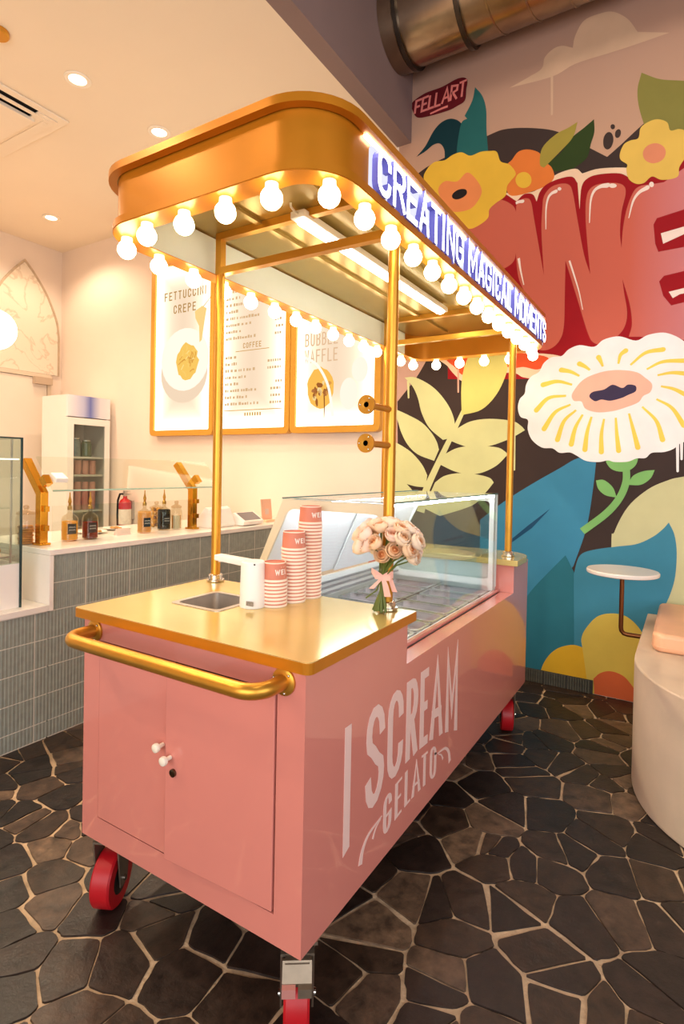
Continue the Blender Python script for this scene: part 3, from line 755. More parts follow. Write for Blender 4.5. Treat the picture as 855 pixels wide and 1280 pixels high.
# body: one shell with the low freezer stretch in the middle
prof = [(0, ZB), (L, ZB), (L, ZS-.03), (Y2, ZS-.03), (Y2, ZW), (Y1, ZW), (Y1, ZS-.03), (0, ZS-.03)]
body = MB().prism(prof, 'x', -.064, 0)                        # customer side panel with its ledge
body.prism(prof, 'x', -W, -W+.03)                             # staff side panel
body.box(-W+.03, -.064, 0, .02, ZB, .33); body.box(-W+.03, -.064, 0, .02, .887, ZS-.03)   # front frame
body.box(-W+.03, -.785, 0, .02, .33, .887); body.box(-.084, -.064, 0, .02, .33, .887)
body.box(-W+.03, -.064, L-.02, L, ZB, ZS-.03)
body.box(-W+.03, -.064, .02, L-.02, ZB, ZB+.02)
body.box(-W+.03, -.064, Y1-.02, Y1, ZB+.02, ZS-.03); body.box(-W+.03, -.064, Y2, Y2+.02, ZB+.02, ZS-.03)
body = body.build('body', M_pink, cart)
MB().box(-.785, -.084, .03, .034, .33, .887).build('door_gap_shade', M_dark, body)
# doors (pair), the right one slightly ajar
def door(x0, x1, hinge, ang, name='door'):
    o = MB().box(x0-hinge, x1-hinge, -.004, .016, .336, .880).build(name, M_pink, None, .0015)
    o.parent = cart; o.matrix_parent_inverse = Matrix.Translation(-wloc(cart))
    o.location = (hinge, 0, 0); o.rotation_euler = (0, 0, ang)
    return o
dl = door(-.780, -.4625, -.780, 0)
dr = door(-.4600, -.0895, -.0895, math.radians(2.4))
M_knob = mat('cream_ceramic', '#efe2cc', .25, coat=.3, var=0)
def knob(par, x, z):
    mb = MB().lathe([(.006, -.002), (.006, -.018), (.012, -.022), (.0135, -.028), (.012, -.033), (.006, -.036)], (x, -.003, z), 14, axis='y')
    o = mb.build('knob', M_knob); o.parent = par; return o
knob(dl, -.487+.782, .645)
knob(dr, -.436+.0865, .628)
lk = MB().lathe([(.011, 0), (.011, -.006), (.006, -.0075)], (-.424+.0865, -.004, .588), 14, axis='y').build('lock', mat('dark_chrome', '#6b5a4a', .2, metal=1)); lk.parent = dr
# worktops
SX0, SX1, SY0, SY1 = -.682, -.490, .205, .398           # sink cut-out
slab = MB().rring(rrect(-W-.024, .024, -.02, .578, (.02, .002, .002, .012), 4), rrect(SX0, SX1, SY0, SY1, .015, 4), 'z', ZS-.03, ZS).build('worktop', M_goldtop, cart)
sink = MB().rring(rrect(SX0-.012, SX1+.012, SY0-.012, SY1+.012, .02, 4), rrect(SX0+.006, SX1-.006, SY0+.006, SY1-.006, .018, 4), 'z', ZS-.001, ZS+.002)
sink.rring(rrect(SX0+.003, SX1-.003, SY0+.003, SY1-.003, .018, 4), rrect(SX0+.006, SX1-.006, SY0+.006, SY1-.006, .018, 4), 'z', ZS-.075, ZS)
sink.box(SX0+.004, SX1-.004, SY0+.004, SY1-.004, ZS-.077, ZS-.074)
sink = sink.build('sink', M_steel, cart)
MB().lathe([(.02, ZS-.074), (.02, ZS-.071), (.012, ZS-.071)], ((SX0+SX1)/2, (SY0+SY1)/2, 0), 16).build('drain', M_chrome, sink)
slab2 = MB().prism(rrect(-W-.024, .024, 1.835, L+.03, (.002, .17, .17, .002), 8), 'z', ZS-.03, ZS).build('worktop', M_goldtop, cart, .002)
# edge bands: gold painted
MB().rring(rrect(-W-.0255, .0255, -.0215, .5795, (.02, .002, .002, .012), 4), rrect(-W-.0235, .0235, -.0195, .5775, (.02, .002, .002, .012), 4), 'z', ZS-.0295, ZS-.002).build('edge_band', M_gold, slab)
# push handle
zh, yh = .915, -.105
pth = [(-.806, 0, zh), (-.806, yh+.055, zh)] + [(-.806+.055-.055*math.cos(a), yh+.055-.055*math.sin(a), zh) for a in [math.radians(k) for k in (15, 30, 45, 60, 75, 90)]]
pth += [(-.118+.055*math.sin(a), yh+.055-.055*math.cos(a), zh) for a in [math.radians(k) for k in (0, 15, 30, 45, 60, 75)]] + [(-.063, yh+.055, zh), (-.063, 0, zh)]
hd = MB().tube(pth, .0195, 16).build('push_handle', M_brass, cart)
for x in (-.806, -.063):
    fl = MB().lathe([(.034, 0), (.034, -.006), (.031, -.008), (.024, -.010)], (x, -.0005, zh), 24, axis='y').build('flange', M_brass, hd)
    for a in (45, 165, 285):
        MB().sphere((x+.027*math.cos(math.radians(a)), -.0095, zh+.027*math.sin(math.radians(a))), .0035, 8, 6).build('screw', M_chrome, hd)
# casters
M_red = mat('red_rubber', '#b3121c', .4, var=.06, scale=20)
M_blackw = mat('black_hub', '#151313', .35, var=0)
M_zinc = mat('zinc_plate', '#8c7e6d', .45, metal=.75, var=.1, scale=30)
def caster(x, y, ang, brake):
    def put(mb, name, m, par=None):
        o = mb.build(name, m)
        if par is None:
            o.parent = cart; o.matrix_parent_inverse = Matrix.Translation(-wloc(cart))
            o.location = (x, y, 0); o.rotation_euler = (0, 0, ang)
        else: o.parent = par
        return o
    r = .088; ox = -.02                                     # wheel trails the swivel a little; axle along local x
    fork = MB().box(-.05, .05, -.045, .045, ZB-.008, ZB).lathe([(.03, ZB-.03), (.03, ZB-.008)], (0, 0, 0), 20)
    for s in (-1, 1):
        fork.prism([(-.045, ZB-.03), (.045, ZB-.03), (.022, r-.02), (-.022, r-.02)], 'x', s*.040-.0025, s*.040+.0025)
    fork.box(-.042, .042, -.045, .045, ZB-.035, ZB-.028)
    f = put(fork, 'caster', M_zinc)
    wprof = [(.076, -.032), (.078, -.032), (r-.005, -.032), (r, -.026), (r, .026), (r-.005, .032), (.078, .032), (.076, .032)]
    put(MB().lathe(wprof, (0, 0, r), 32, axis='x'), 'tread', M_red, f)
    put(MB().lathe([(.008, -.035), (.03, -.033), (.076, -.0305), (.076, .0305), (.03, .033), (.008, .035)], (0, 0, r), 24, axis='x'), 'hub', M_blackw, f)
    put(MB().lathe([(.009, -.048), (.009, .048)], (0, 0, r), 12, axis='x'), 'axle', M_chrome, f)
    if brake:
        bk = MB().box(-.030, .030, -.070, -.045, ZB-.055, ZB-.03)
        bk.prism([(-.086, r+.092), (-.088, r+.102), (-.066, ZB-.026), (-.055, ZB-.03), (-.064, r+.098)], 'x', -.036, .036)
        put(bk, 'brake_cover', M_zinc, f)
        put(MB().box(-.036, -.003, -.102, -.080, r+.078, r+.100), 'brake_pedal', mat('pink_pedal', '#d8938a', .35, metal=.4, var=0), f)
        put(MB().box(.003, .036, -.102, -.080, r+.078, r+.100), 'brake_pedal', M_zinc, f)
    return f
caster(-.062, .075, math.radians(35), True)
caster(-W+.050, .075, math.radians(27), False)
caster(-.075, L-.09, math.radians(20), False)
caster(-W+.07, L-.09, math.radians(20), False)

# lettering on the customer side
M_letter = mat('pale_pink_vinyl', '#eec9bf', .35, coat=.3, var=.0)
def zbot(y): return .482-.078*((y-.63)/.42)**2
def side_letter(ch, ya, yb, t, f0, f1):
    w = yb-ya
    def mp(px, py, d):
        y = ya+px; a, b = f0(y), f1(y); return (d, y, a+py*(b-a))
    # stroke thickness: letters are tall, so scale heights to keep the stems even
    h = .29
    def mp2(px, py, d): return mp(px, py/h, d)
    return letter_mb(ch, w, h, t, mp2, .0003, .0012).build('letter', M_letter, body)
top = lambda y: .745
side_letter('I', .186, .219, .033, zbot, top)
for ch, a, b in (('S', .305, .418), ('C', .440, .548), ('R', .571, .662), ('E', .682, .752), ('A', .772, .893), ('M', .922, 1.052)):
    side_letter(ch, a, b, .033, zbot, top)
g0 = lambda y: .338-.45*(y-.625)**2
g1 = lambda y: .452-.42*(y-.625)**2
xs = [(.421, .476), (.500, .548), (.571, .613), (.625, .698), (.705, .757), (.780, .838)]
for ch, (a, b) in zip('GELATO', xs): side_letter(ch, a, b, .019, g0, g1)
def swash(pts, ws):
    pts = catmull(pts, 6); Lf, Rt = ribbon(pts, *ws)
    n = len(Lf); V = [(.0012, y, z) for y, z in Lf+Rt[::-1]]
    B = [(.0003, y, z) for y, z in Lf+Rt[::-1]]
    m = len(V)
    MB().add(V+B, [list(range(m)), list(range(m, 2*m))[::-1]]+[(i, m+i, m+(i+1) % m, (i+1) % m) for i in range(m)]).build('swash', M_letter, body)
swash([(.283, .318), (.295, .352), (.330, .380), (.411, .392)], (.022, .004))
swash([(.355, .352), (.372, .374), (.405, .388)], (.010, .003))
swash([(.978, .310), (.965, .352), (.925, .384), (.850, .396)], (.022, .004))
swash([(.905, .352), (.888, .374), (.858, .390)], (.010, .003))

# ---- freezer glass case
GX, GT, GN, GF = -.084, 1.318, .592, 1.828
M_glass = glass('case_glass', '#f6faf9')
M_case = mat('case_frame_white', '#dfe0dc', .35, var=.01)
M_caseend = mat('case_end_frame', '#d9cfb4', .35, var=.01)
case = MB()
case.box(-.70, GX-.004, Y1+.003, Y2-.003, .60, .62)                       # freezer floor
case.box(-.70, -.69, Y1+.003, Y2-.003, .62, .93)
case.box(GX-.012, GX-.004, Y1+.003, Y2-.003, .62, ZW+.012)
case.box(-.69, GX-.012, Y1+.003, Y1+.012, .62, .97); case.box(-.69, GX-.012, Y2-.012, Y2-.003, .62, .97)
case = case.build('display_case', M_case, cart)
def end_outline(ins, n=5):
    # trapezoid end of the case with rounded corners, inset by ins; points (x, z)
    c = [(GX-ins, .835+ins), (GX-ins, GT-ins), (-.535+ins*.7, GT-ins), (-.700+ins*1.25, .955+ins), (-.700+ins*1.4, .835+ins)]
    r = .004 if ins == 0 else .03
    P = []
    for i in range(len(c)):
        a, b, d = c[i-1], c[i], c[(i+1) % len(c)]
        va = Vector((a[0]-b[0], a[1]-b[1])).normalized(); vd = Vector((d[0]-b[0], d[1]-b[1])).normalized()
        for k in range(n+1):
            t = k/n; p0 = Vector(b)+va*r; p1 = Vector(b); p2 = Vector(b)+vd*r
            q = p0*(1-t)**2+p1*2*t*(1-t)+p2*t*t; P.append((q.x, q.y))
    return P
for y, nm, m in ((GN, 'end_frame', M_caseend), (GF-.008, 'end_frame', M_case)):
    MB().rring(end_outline(0), end_outline(.036), 'y', y, y+.008).build(nm, m, case)
    MB().prism(end_outline(.036), 'y', y+.0035, y+.0045).build('pane', M_glass, case)
MB().box(GX-.005, GX, GN, GF, ZW+.003, GT).build('pane', M_glass, case)           # customer side glass
MB().box(-.535, GX-.006, GN, GF, GT-.001, GT+.004).build('pane', M_glass, case)   # top glass
M_edge = mat('glass_edge_green', '#5f7f7a', .15, coat=.4, var=0)
MB().box(GX-.006, GX+.0005, GN, GF, GT+.0005, GT+.0065).box(-.540, -.534, GN, GF, GT+.0005, GT+.0065)\
    .box(-.534, GX-.006, GN-.0005, GN+.004, GT+.0045, GT+.0065).build('glass_edge', M_edge, case)
MB().box(GX-.005, GX+.012, GN-.02, GF+.025, ZW+.001, ZW+.014).build('sill', M_pink, case)
MB().box(GX-.03, GX-.006, GF-.04, GF-.009, ZW+.014, GT-.002).build('corner_post', M_case, case)
# staff side: slanted sliding doors
def slant(x_off, y0, y1, th, ins0=0):
    a, b = Vector((-.535, GT)), Vector((-.700, .955)); d = (b-a); n = Vector((-d.y, d.x)).normalized()
    p = [a+n*x_off+d*ins0, b+n*x_off-d*ins0, b+n*(x_off+th)-d*ins0, a+n*(x_off+th)+d*ins0]
    return [(q.x, q.y) for q in p], y0, y1
M_frost = mat('frosted_white', '#eceef0', .3, var=0, trans=.0)
for (o_, ya, yb) in ((.004, GN+.008, 1.23), (.016, 1.19, GF-.009)):
    P_, ya, yb = slant(o_, ya, yb, .006)
    MB().prism(P_, 'y', ya, yb).build('sliding_door', M_frost, case)
M_grey = mat('case_grey_rail', '#9a9a9c', .3, metal=.6, var=0)
for k in range(4):
    MB().box(-.700+k*.016, -.692+k*.016, Y1+.013, Y2-.013, .915-k*.02, .925-k*.02).build('rail', M_grey, case)
MB().box(-.50, -.47, GN+.02, GF-.02, GT-.016, GT-.006).build('case_lamp', M_case, case)
MB().box(-.497, -.473, GN+.03, GF-.03, GT-.019, GT-.0165).build('case_lamp_lens', emitter('case_lamp_glow', '#f6f7ff', 45.0), case)
MB().box(GX-.020, GX-.008, GN+.02, GF-.045, GT-.012, GT-.003).build('front_lamp', emitter('front_lamp_glow', '#f6f7ff', 60.0), case)
# gelato pans with lids
M_pan = mat('pan_steel', '#cfd2d2', .22, metal=1, var=.05, scale=12)
M_gel = mat('pan_cover_mauve', '#c2b4bc', .3, metal=.35, var=.25, scale=14)
pan_mb = MB().rring(rrect(-.138, .138, -.072, .072, .03, 4), rrect(-.125, .125, -.060, .060, .026, 4), 'z', -.004, .004)
pan_mb.rring(rrect(-.126, .126, -.061, .061, .027, 4), rrect(-.124, .124, -.059, .059, .026, 4), 'z', -.10, .0)
panm = pan_mb.mesh('pan', M_pan)
coverm = MB().prism(rrect(-.123, .123, -.058, .058, .025, 4), 'z', -.03, -.024).mesh('pan_cover', M_gel)
for i in range(8):
    for x in (-.245, -.535):
        y = Y1+.09+i*.1525
        p = instance(panm, 'pan', (x, y, .815), case)
        instance(coverm, 'pan_cover', (x, y, .815), case)
MB().box(-.392, -.386, Y1+.015, Y2-.015, .818, .822).build('divider_rail', M_pan, case)
for i in range(9):
    MB().box(-.685, GX-.02, Y1+.011+i*.1525-.0015, Y1+.011+i*.1525+.0055, .808, .816).build('divider', M_pan, case)

# ---- poles
XLp, XRp, YP, YP2 = -.8284, -.0644, .5433, 1.9755
RIM = 2.187
pole_m = MB().lathe([(.0185, 0), (.0185, RIM-ZS)], (0, 0, 0), 20).mesh('pole', M_brass)
base_m = MB().lathe([(.033, .001), (.035, .003), (.035, .009), (.0275, .010), (.0275, .026), (.024, .029), (.019, .030)], (0, 0, 0), 24).mesh('pole_base', M_chrome)
POLES = {}
for key, x, y in (('l', XLp, YP), ('r', XRp, YP), ('lb', XLp, YP2), ('rb', XRp, YP2)):
    p = instance(pole_m, 'pole', (x, y, ZS), cart); POLES[key] = p
    instance(base_m, 'pole_base', (x, y, ZS), p)
# two stub arms with round flanges on the near customer side pole
for z in (1.630, 1.514):
    MB().tube([(XRp, YP-.012, z), (XRp, .386, z)], .0105, 12).build('stub_arm', M_brass, POLES['r'])
    fb_ = MB().lathe([(.0085, .3795), (.012, .3790), (.0285, .3790), (.0285, .3860), (.0085, .3860)], (XRp, 0, z), 28, axis='y', cap=False)
    fb_.build('flange', M_brass, POLES['r'])
    MB().lathe([(.0085, .3815), (.001, .3815)], (XRp, 0, z), 16, axis='y').build('bore_shade', M_dark, POLES['r'])
    for a in (60, 180, 300):
        MB().sphere((XRp+.021*math.cos(math.radians(a)), .379, z+.021*math.sin(math.radians(a))), .0032, 8, 6).build('screw', M_chrome, POLES['r'])

# ---- canopy
CX0, CX1, CY0, CY1, CR = -.888, -.012, .045, 2.49, .15
canopy = MB()
n_ = 10
o1 = rrect(CX0, CX1, CY0, CY1, CR, n_); i1 = rrect(CX0+.004, CX1-.004, CY0+.004, CY1-.004, CR-.004, n_)
band = canopy.rring(o1, i1, 'z', RIM, 2.350).build('canopy', M_gold, cart)
for p in band.data.polygons: p.use_smooth = True
band.data.set_sharp_from_angle(angle=math.radians(35))
def smooth_ring(outer, inner, z0, z1, name, m):
    o = MB().rring(outer, inner, 'z', z0, z1).build(name, m, band)
    for p in o.data.polygons: p.use_smooth = True
    o.data.set_sharp_from_angle(angle=math.radians(35)); return o
def rr_off(d): return rrect(CX0-d, CX1+d, CY0-d, CY1+d, CR+d, n_)
smooth_ring(rr_off(.030), rr_off(.004), 2.345, 2.368, 'top_lip', M_gold)
smooth_ring(rr_off(.016), rr_off(-.001), RIM-.001, RIM+.022, 'rim_bead', M_gold)
flange = smooth_ring(rr_off(.0145), rrect(CX0+.058, CX1-.058, CY0+.058, CY1-.058, CR-.058, n_), RIM-.004, RIM-.0005, 'bulb_rim', M_gold)
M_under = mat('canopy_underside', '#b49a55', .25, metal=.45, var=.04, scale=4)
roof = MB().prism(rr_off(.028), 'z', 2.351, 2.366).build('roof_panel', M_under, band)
M_mint = mat('mint_lining', '#eaf0de', .35, var=.02)
MB().box(CX0+.0045, CX0+.014, CY0+.17, CY1-.17, RIM+.004, 2.345).box(CX1-.014, CX1-.0045, CY0+.17, CY1-.17, RIM+.004, 2.345).build('lining', M_mint, band)
# frame of square tubes at the poles
for y in (YP, YP2):
    MB().box(XLp-.014, XRp+.014, y-.014, y+.014, RIM, RIM+.028).build('cross_bar', M_brass, band)
    MB().box(XLp-.014, XRp+.014, y-.014, y+.014, 2.323, 2.350).build('cross_bar', M_brass, band)
    for x in (XLp, XRp):
        MB().box(x-.014, x+.014, y-.014, y+.014, RIM+.028, 2.323).build('post', M_brass, band)
# roof ribs
for x in (-.62, -.29):
    MB().box(x-.012, x+.012, CY0+.08, CY1-.08, 2.338, 2.351).build('roof_rib', M_under, band)
# tube light
tl = MB().box(-.455, -.395, .50, 1.86, 2.312, 2.338).build('tube_light', M_whiteplastic, cart, .003)
MB().prism([(-.447, 2.3125), (-.443, 2.301), (-.425, 2.296), (-.407, 2.301), (-.403, 2.3125)], 'y', .53, 1.83).build('diffuser', emitter('tube_glow', '#fff4e2', 30.0), tl)
MB().tube([(-.425, .50, 2.325), (-.425, .485, 2.327), (-.43, .47, 2.338), (-.43, .468, 2.351)], .004, 8).build('cable', M_whiteplastic, tl)
# bulbs along the rim
M_bulb = emitter('bulb_glow', '#ffe3b4', 26.0)
M_socket = mat('socket_glare', '#fff6e6', .4, var=0, emit='#ffe9c4', estr=1.2)  # white socket, its glow imitates glare from the bulb
bulb_mb = MB().sphere((0, 0, -.042), .0300, 14, 10)
bulb_mb.lathe([(.0135, -.010), (.016, -.014), (.020, -.020), (.024, -.027)], (0, 0, 0), 14, cap=False)
bulb_me = bulb_mb.mesh('bulb', M_bulb)
sock_me = MB().lathe([(.018, -.003), (.018, -.012), (.0145, -.015), (.0125, -.018)], (0, 0, 0), 14).mesh('socket', M_socket)
path = rrect(-.862, -.036, .043+.03, 2.462, .115, 12)
path = rrect(-.861, -.035, .071, 2.464, .12, 12)
seg = []; tot = 0
for i in range(len(path)):
    a, b = path[i], path[(i+1) % len(path)]; l = math.hypot(b[0]-a[0], b[1]-a[1]); seg.append((tot, l, a, b)); tot += l
NB = 38
# start so that the front row bulbs stand at x = -.353, -.515 ...
s0 = None
for (t, l, a, b) in seg:
    if abs(a[1]-.071) < 1e-6 and abs(b[1]-.071) < 1e-6 and l > .1: s0 = t+abs(a[0]+.353)
for k in range(NB):
    s = (s0+k*tot/NB) % tot
    for (t, l, a, b) in seg:
        if l > 0 and t <= s < t+l:
            f = (s-t)/l; x, y = a[0]+(b[0]-a[0])*f, a[1]+(b[1]-a[1])*f
    o = instance(sock_me, 'socket', (x, y, RIM-.001), band)
    instance(bulb_me, 'bulb', (x, y, RIM-.001), band)
# illuminated channel letters
M_face = emitter('sign_face_glow', '#f6f4ff', 6.0)
M_vio = mat('violet_letter_side', '#6f6cc0', .45, var=0, emit='#5f5bc0', estr=.12)
MB().prism(rrect(.272, 2.425, 2.196, 2.339, .02, 4), 'x', CX1+.0005, CX1+.0035).build('sign_halo', emitter('sign_halo_glow', '#e2e3fa', 1.6), band)  # added glowing panel, stands in for the letters' halo on the band
text = 'CREATING MAGICAL MOMENTS'
wd = {'I': .034, 'M': .108, ' ': .028}
adv = [wd.get(c, .080) for c in text]; gap = .0135
tw = sum(adv)+gap*(len(text)-1); k_ = (2.405-.285)/tw
y = .285
for c, a in zip(text, adv):
    if c != ' ':
        mb = letter_mb(c, a*k_, .128, .0185, lambda px, py, d, y=y: (d, y+px, 2.206+py), CX1+.0045, CX1+.024, 0, 1)
        mb.build('letter', [M_face, M_vio], band)
    y += (a+gap)*k_
MB().box(CX1+.001, CX1+.012, .24, 2.43, 2.3385, 2.3455).build('light_strip', emitter('strip_glow', '#eef2ff', 14.0), band)

# ================================================================== ON THE CART
# ---- paper cups, upside down, in three stacks
M_cup = mat('pink_cup_paper', '#d07c62', .5, var=.02)
M_cuprim = mat('cream_cup_rim', '#f6dfcc', .45, var=0)
CH, RB, RT = .062, .0425, .0375           # height, radius at the (lower) mouth, at the (upper) base
cp = [(RT-.004, CH-.004), (RT-.003, CH), (RT, CH), (RT+.0002, CH-.003), (RB-.002, .009), (RB-.001, .0075), (RB+.0008, .006), (RB+.0012, .003), (RB, .0), (RB-.003, .001), (RT-.0015, CH-.006)]
cup_mb = MB().lathe(cp, (0, 0, 0), 28, cap=False, mis=[0, 1, 1, 0, 0, 1, 1, 1, 1, 1])
cup_mb.lathe([(.0005, CH-.004), (RT-.004, CH-.004)], (0, 0, 0), 28, cap=False)
cup_me = cup_mb.mesh('paper_cup', [M_cup, M_cuprim])
M_print = mat('white_cup_print', '#f3e6da', .5, var=0)
def cup_print():
    mb = MB(); a0 = -.86
    for ch in 'WEI':
        w = {'W': .017, 'E': .010, 'I': .005}[ch]
        def mp(px, py, d, a0=a0):
            z = .024+py; r = RB+(RT-RB)*z/CH+d; a = a0+px/.04
            return (r*math.cos(a), r*math.sin(a), z)
        l = letter_mb(ch, w, .017, .0034, mp, .0006, .0012)
        mb.add(l.v, l.f); a0 += (w+.0035)/.04
    return mb.mesh('print', M_print)
print_me = cup_print()
ORD = 'first second third fourth fifth sixth seventh eighth ninth tenth eleventh twelfth thirteenth fourteenth fifteenth sixteenth seventeenth eighteenth nineteenth twentieth twenty-first twenty-second twenty-third'.split()
STACKS = [((-.395, .372), 8, 'shortest cup stack, beside the white tap', 'cups in the shortest stack'),
          ((-.382, .459), 16, 'middle cup stack, between the short and tall ones', 'cups in the middle stack'),
          ((-.375, .545), 23, 'tallest cup stack, nearest the freezer glass', 'cups in the tallest stack')]
for si, ((x, y), n, where, grp) in enumerate(STACKS):
    short = ['shortest stack beside the white tap', 'middle stack on the cart', 'tallest stack by the freezer glass'][si]
    for k in range(n):
        o = instance(cup_me, 'paper_cup', (x+random.Random(si*50+k).uniform(-.0006, .0006), y, ZS+.0005+k*.0118), None, (0, 0, k*.7 if k < n-1 else 0))
        if k == n-1:
            tag(o, 'topmost upturned pink paper cup of the '+short, 'cup', grp)
            p = bpy.data.objects.new('print', print_me); scene.collection.objects.link(p); p.parent = o
        else:
            tag(o, ORD[n-1-k]+' pink paper cup from the top of the '+short, 'cup', grp)
# ---- white tap
tap = thing('rinse_tap', 'white cylindrical tap with flat spout arm beside the sink', 'tap', (-.442, .318, ZS))
MB().lathe([(.041, ZS+.0005), (.042, ZS+.006), (.039, ZS+.138), (.038, ZS+.146), (.034, ZS+.150)], (-.442, .318, 0), 32).build('body', M_whiteplastic, tap)
MB().prism([(-.60, ZS+.137), (-.44, ZS+.128), (-.44, ZS+.150), (-.47, ZS+.153), (-.60, ZS+.157)], 'y', .300, .336).build('spout', M_whiteplastic, tap, .004)
MB().lathe([(.007, ZS+.131), (.007, ZS+.139)], (-.588, .318, 0), 12).build('nozzle', M_steel, tap)
MB().sphere((-.412, .290, ZS+.143), .003, 8, 6).build('sensor', M_blackw, tap)
MB().prism([(-.433, ZS+.012), (-.406, ZS+.012), (-.406, ZS+.026), (-.433, ZS+.026)], 'y', .2765, .2805).build('badge', mat('grey_badge', '#8a8178', .4, var=.3, scale=200), tap)

# ---- bouquet
bq = thing('flower_bouquet', 'bouquet of peach ranunculus tied with pink ribbon beside the pole', 'bouquet', (-.058, .497, ZS))
M_petal = [[translucent('petal_%d_%d' % (i, j), c, .3, .5, .02) for j, c in enumerate(cs)] for i, cs in enumerate((('#fff0dc', '#fedcb4', '#f8c088'), ('#ffe6c8', '#fdd0a0', '#f2ac70'), ('#ffe8d8', '#fcd4b8', '#f4b48e')))]
def flower_mesh(seed, m):
    """ranunculus: concentric rings of cupped petals around a tight heart"""
    rg = random.Random(seed); mb = MB(); R = .0250
    mb.sphere((0, 0, R*.10), R*.22, 8, 6, 2)
    for layer, (n, rad, top_el, mi) in enumerate([(3, .36, 1.0, 2), (4, .56, .92, 1), (5, .78, .74, 0), (6, 1.0, .42, 0)]):
        for k in range(n):
            a = 2*math.pi*k/n+layer*.55+rg.uniform(-.12, .12); V = []; F = []; q = rad*rg.uniform(.95, 1.05)
            for i in range(5):
                for j in range(5):
                    u = (i/4-.5)*2*math.pi/n*1.30; v = j/4
                    el = -1.2+v*(top_el+1.2)-.16*(abs(i-2)/2)**2*v
                    rr = R*q*(1+.16*max(0, v-.5)/.5)*(1+.05*math.cos((i-2)*.8))
                    V.append((rr*math.cos(el)*math.cos(a+u), rr*math.cos(el)*math.sin(a+u), rr*math.sin(el)))
            for i in range(4):
                for j in range(4): F.append((i*5+j, i*5+j+1, (i+1)*5+j+1, (i+1)*5+j))
            mb.add(V, F, mi, True)
    return mb.mesh('flower', m, 0)
fl = [flower_mesh(i, M_petal[i]) for i in range(3)]
rg = random.Random(8)
cen = Vector((-.036, .490, 1.208)); spots = []
tries = 0
while len(spots) < 44 and tries < 6000:
    tries += 1
    d = Vector((rg.gauss(0, 1), rg.gauss(0, 1), rg.gauss(.25, 1))).normalized()
    if d.z < -.55: continue
    p = cen+Vector((d.x*.108, d.y*.062, d.z*.064))
    if all((p-q).length > .0335 for q in spots) and not (math.hypot(p.x-XRp, p.y-YP) < .036): spots.append(p)
M_stem = mat('green_stem', '#5f6b2c', .55, var=.15, scale=40)
for i, p in enumerate(spots):
    d = (p-cen); q = Vector((0, 0, 1)).rotation_difference(Vector((d.x, d.y, d.z+.04)).normalized()).to_euler()
    s = rg.uniform(.84, 1.04)
    instance(fl[rg.randrange(3)], 'flower', p, bq, q, (s, s, s))
tie = Vector((-.06, .500, 1.095))
for i in range(20):
    a = 2*math.pi*i/20; k = .6+.4*rg.random()
    b = Vector((-.062+.030*k*math.cos(a+2.2), .490+.012*k*math.sin(a+2.2), ZS+.003+rg.uniform(0, .008)))
    t = tie+Vector((.010*math.cos(a), .008*math.sin(a), 0))
    e = spots[(i*7) % len(spots)]; e = Vector((e.x*.75+cen.x*.25, min(e.y, .515), e.z-.02))
    pts = [b, (b+t)/2+Vector((.002, 0, 0)), t, t*.5+e*.5+Vector((0, 0, .012)), e]
    MB().tube(pts, .0028, 6).build('stem', M_stem, bq)
MB().tube([(-.105, .474, ZS+.045), (-.075, .488, 1.05), (-.062, .497, 1.09)], .0026, 6).build('stem', M_stem, bq)
M_rib = mat('pink_ribbon', '#f2b7a4', .45, var=.03)
def strip(pts, w, th, wdir):
    """ribbon strip with thickness; wdir = width direction"""
    mb = MB(); V = []; n = len(pts); wd = Vector(wdir).normalized()
    for i, p in enumerate(pts):
        p = Vector(p); t = Vector(pts[min(i+1, n-1)])-Vector(pts[max(i-1, 0)]); nr = t.cross(wd).normalized()
        ww = w[i] if isinstance(w, (list, tuple)) else w
        for a, b in ((-1, -1), (1, -1), (1, 1), (-1, 1)): V.append(tuple(p+wd*ww/2*a+nr*th/2*b))
    F = []
    for i in range(n-1):
        for k in range(4): F.append((i*4+k, i*4+(k+1) % 4, (i+1)*4+(k+1) % 4, (i+1)*4+k))
    F += [(3, 2, 1, 0), tuple((n-1)*4+k for k in range(4))]
    return mb.add(V, F)
rd = Vector((.85, .526, 0)); fd = Vector((.526, -.85, 0)); k0 = tie+fd*.017
MB().tube([tie+Vector((.016*math.cos(a), .014*math.sin(a), 0)) for a in [math.radians(x) for x in range(0, 360, 30)]], .006, 8, closed=True).build('ribbon', M_rib, bq)
strip([k0, k0+rd*-.022+Vector((0, 0, .014)), k0+rd*-.036+Vector((0, 0, .022)), k0+rd*-.024+fd*.008+Vector((0, 0, .004)), k0+fd*.004], .016, .001, (0, 0, 1)).build('bow_loop', M_rib, bq)
strip([k0, k0+rd*.020+Vector((0, 0, .012)), k0+rd*.032+Vector((0, 0, .010)), k0+rd*.022+fd*.008+Vector((0, 0, .0)), k0+fd*.004], .018, .001, (0, 0, 1)).build('bow_loop', M_rib, bq)
strip([k0+fd*.003, k0+rd*.008+fd*.006+Vector((0, 0, -.025)), k0+rd*.016+fd*.004+Vector((0, 0, -.06))], [.012, .018, .021], .001, rd).build('bow_tail', M_rib, bq)
strip([k0, k0+rd*-.016+Vector((0, 0, -.015)), k0+rd*-.036+Vector((0, 0, -.036))], [.010, .013, .016], .001, rd).build('bow_tail', M_rib, bq)
strip([k0-fd*.02, k0+rd*.026-fd*.02+Vector((0, 0, -.01)), k0+rd*.040-fd*.02+Vector((0, 0, -.05))], [.008, .014, .016], .001, rd).build('bow_tail', M_rib, bq)

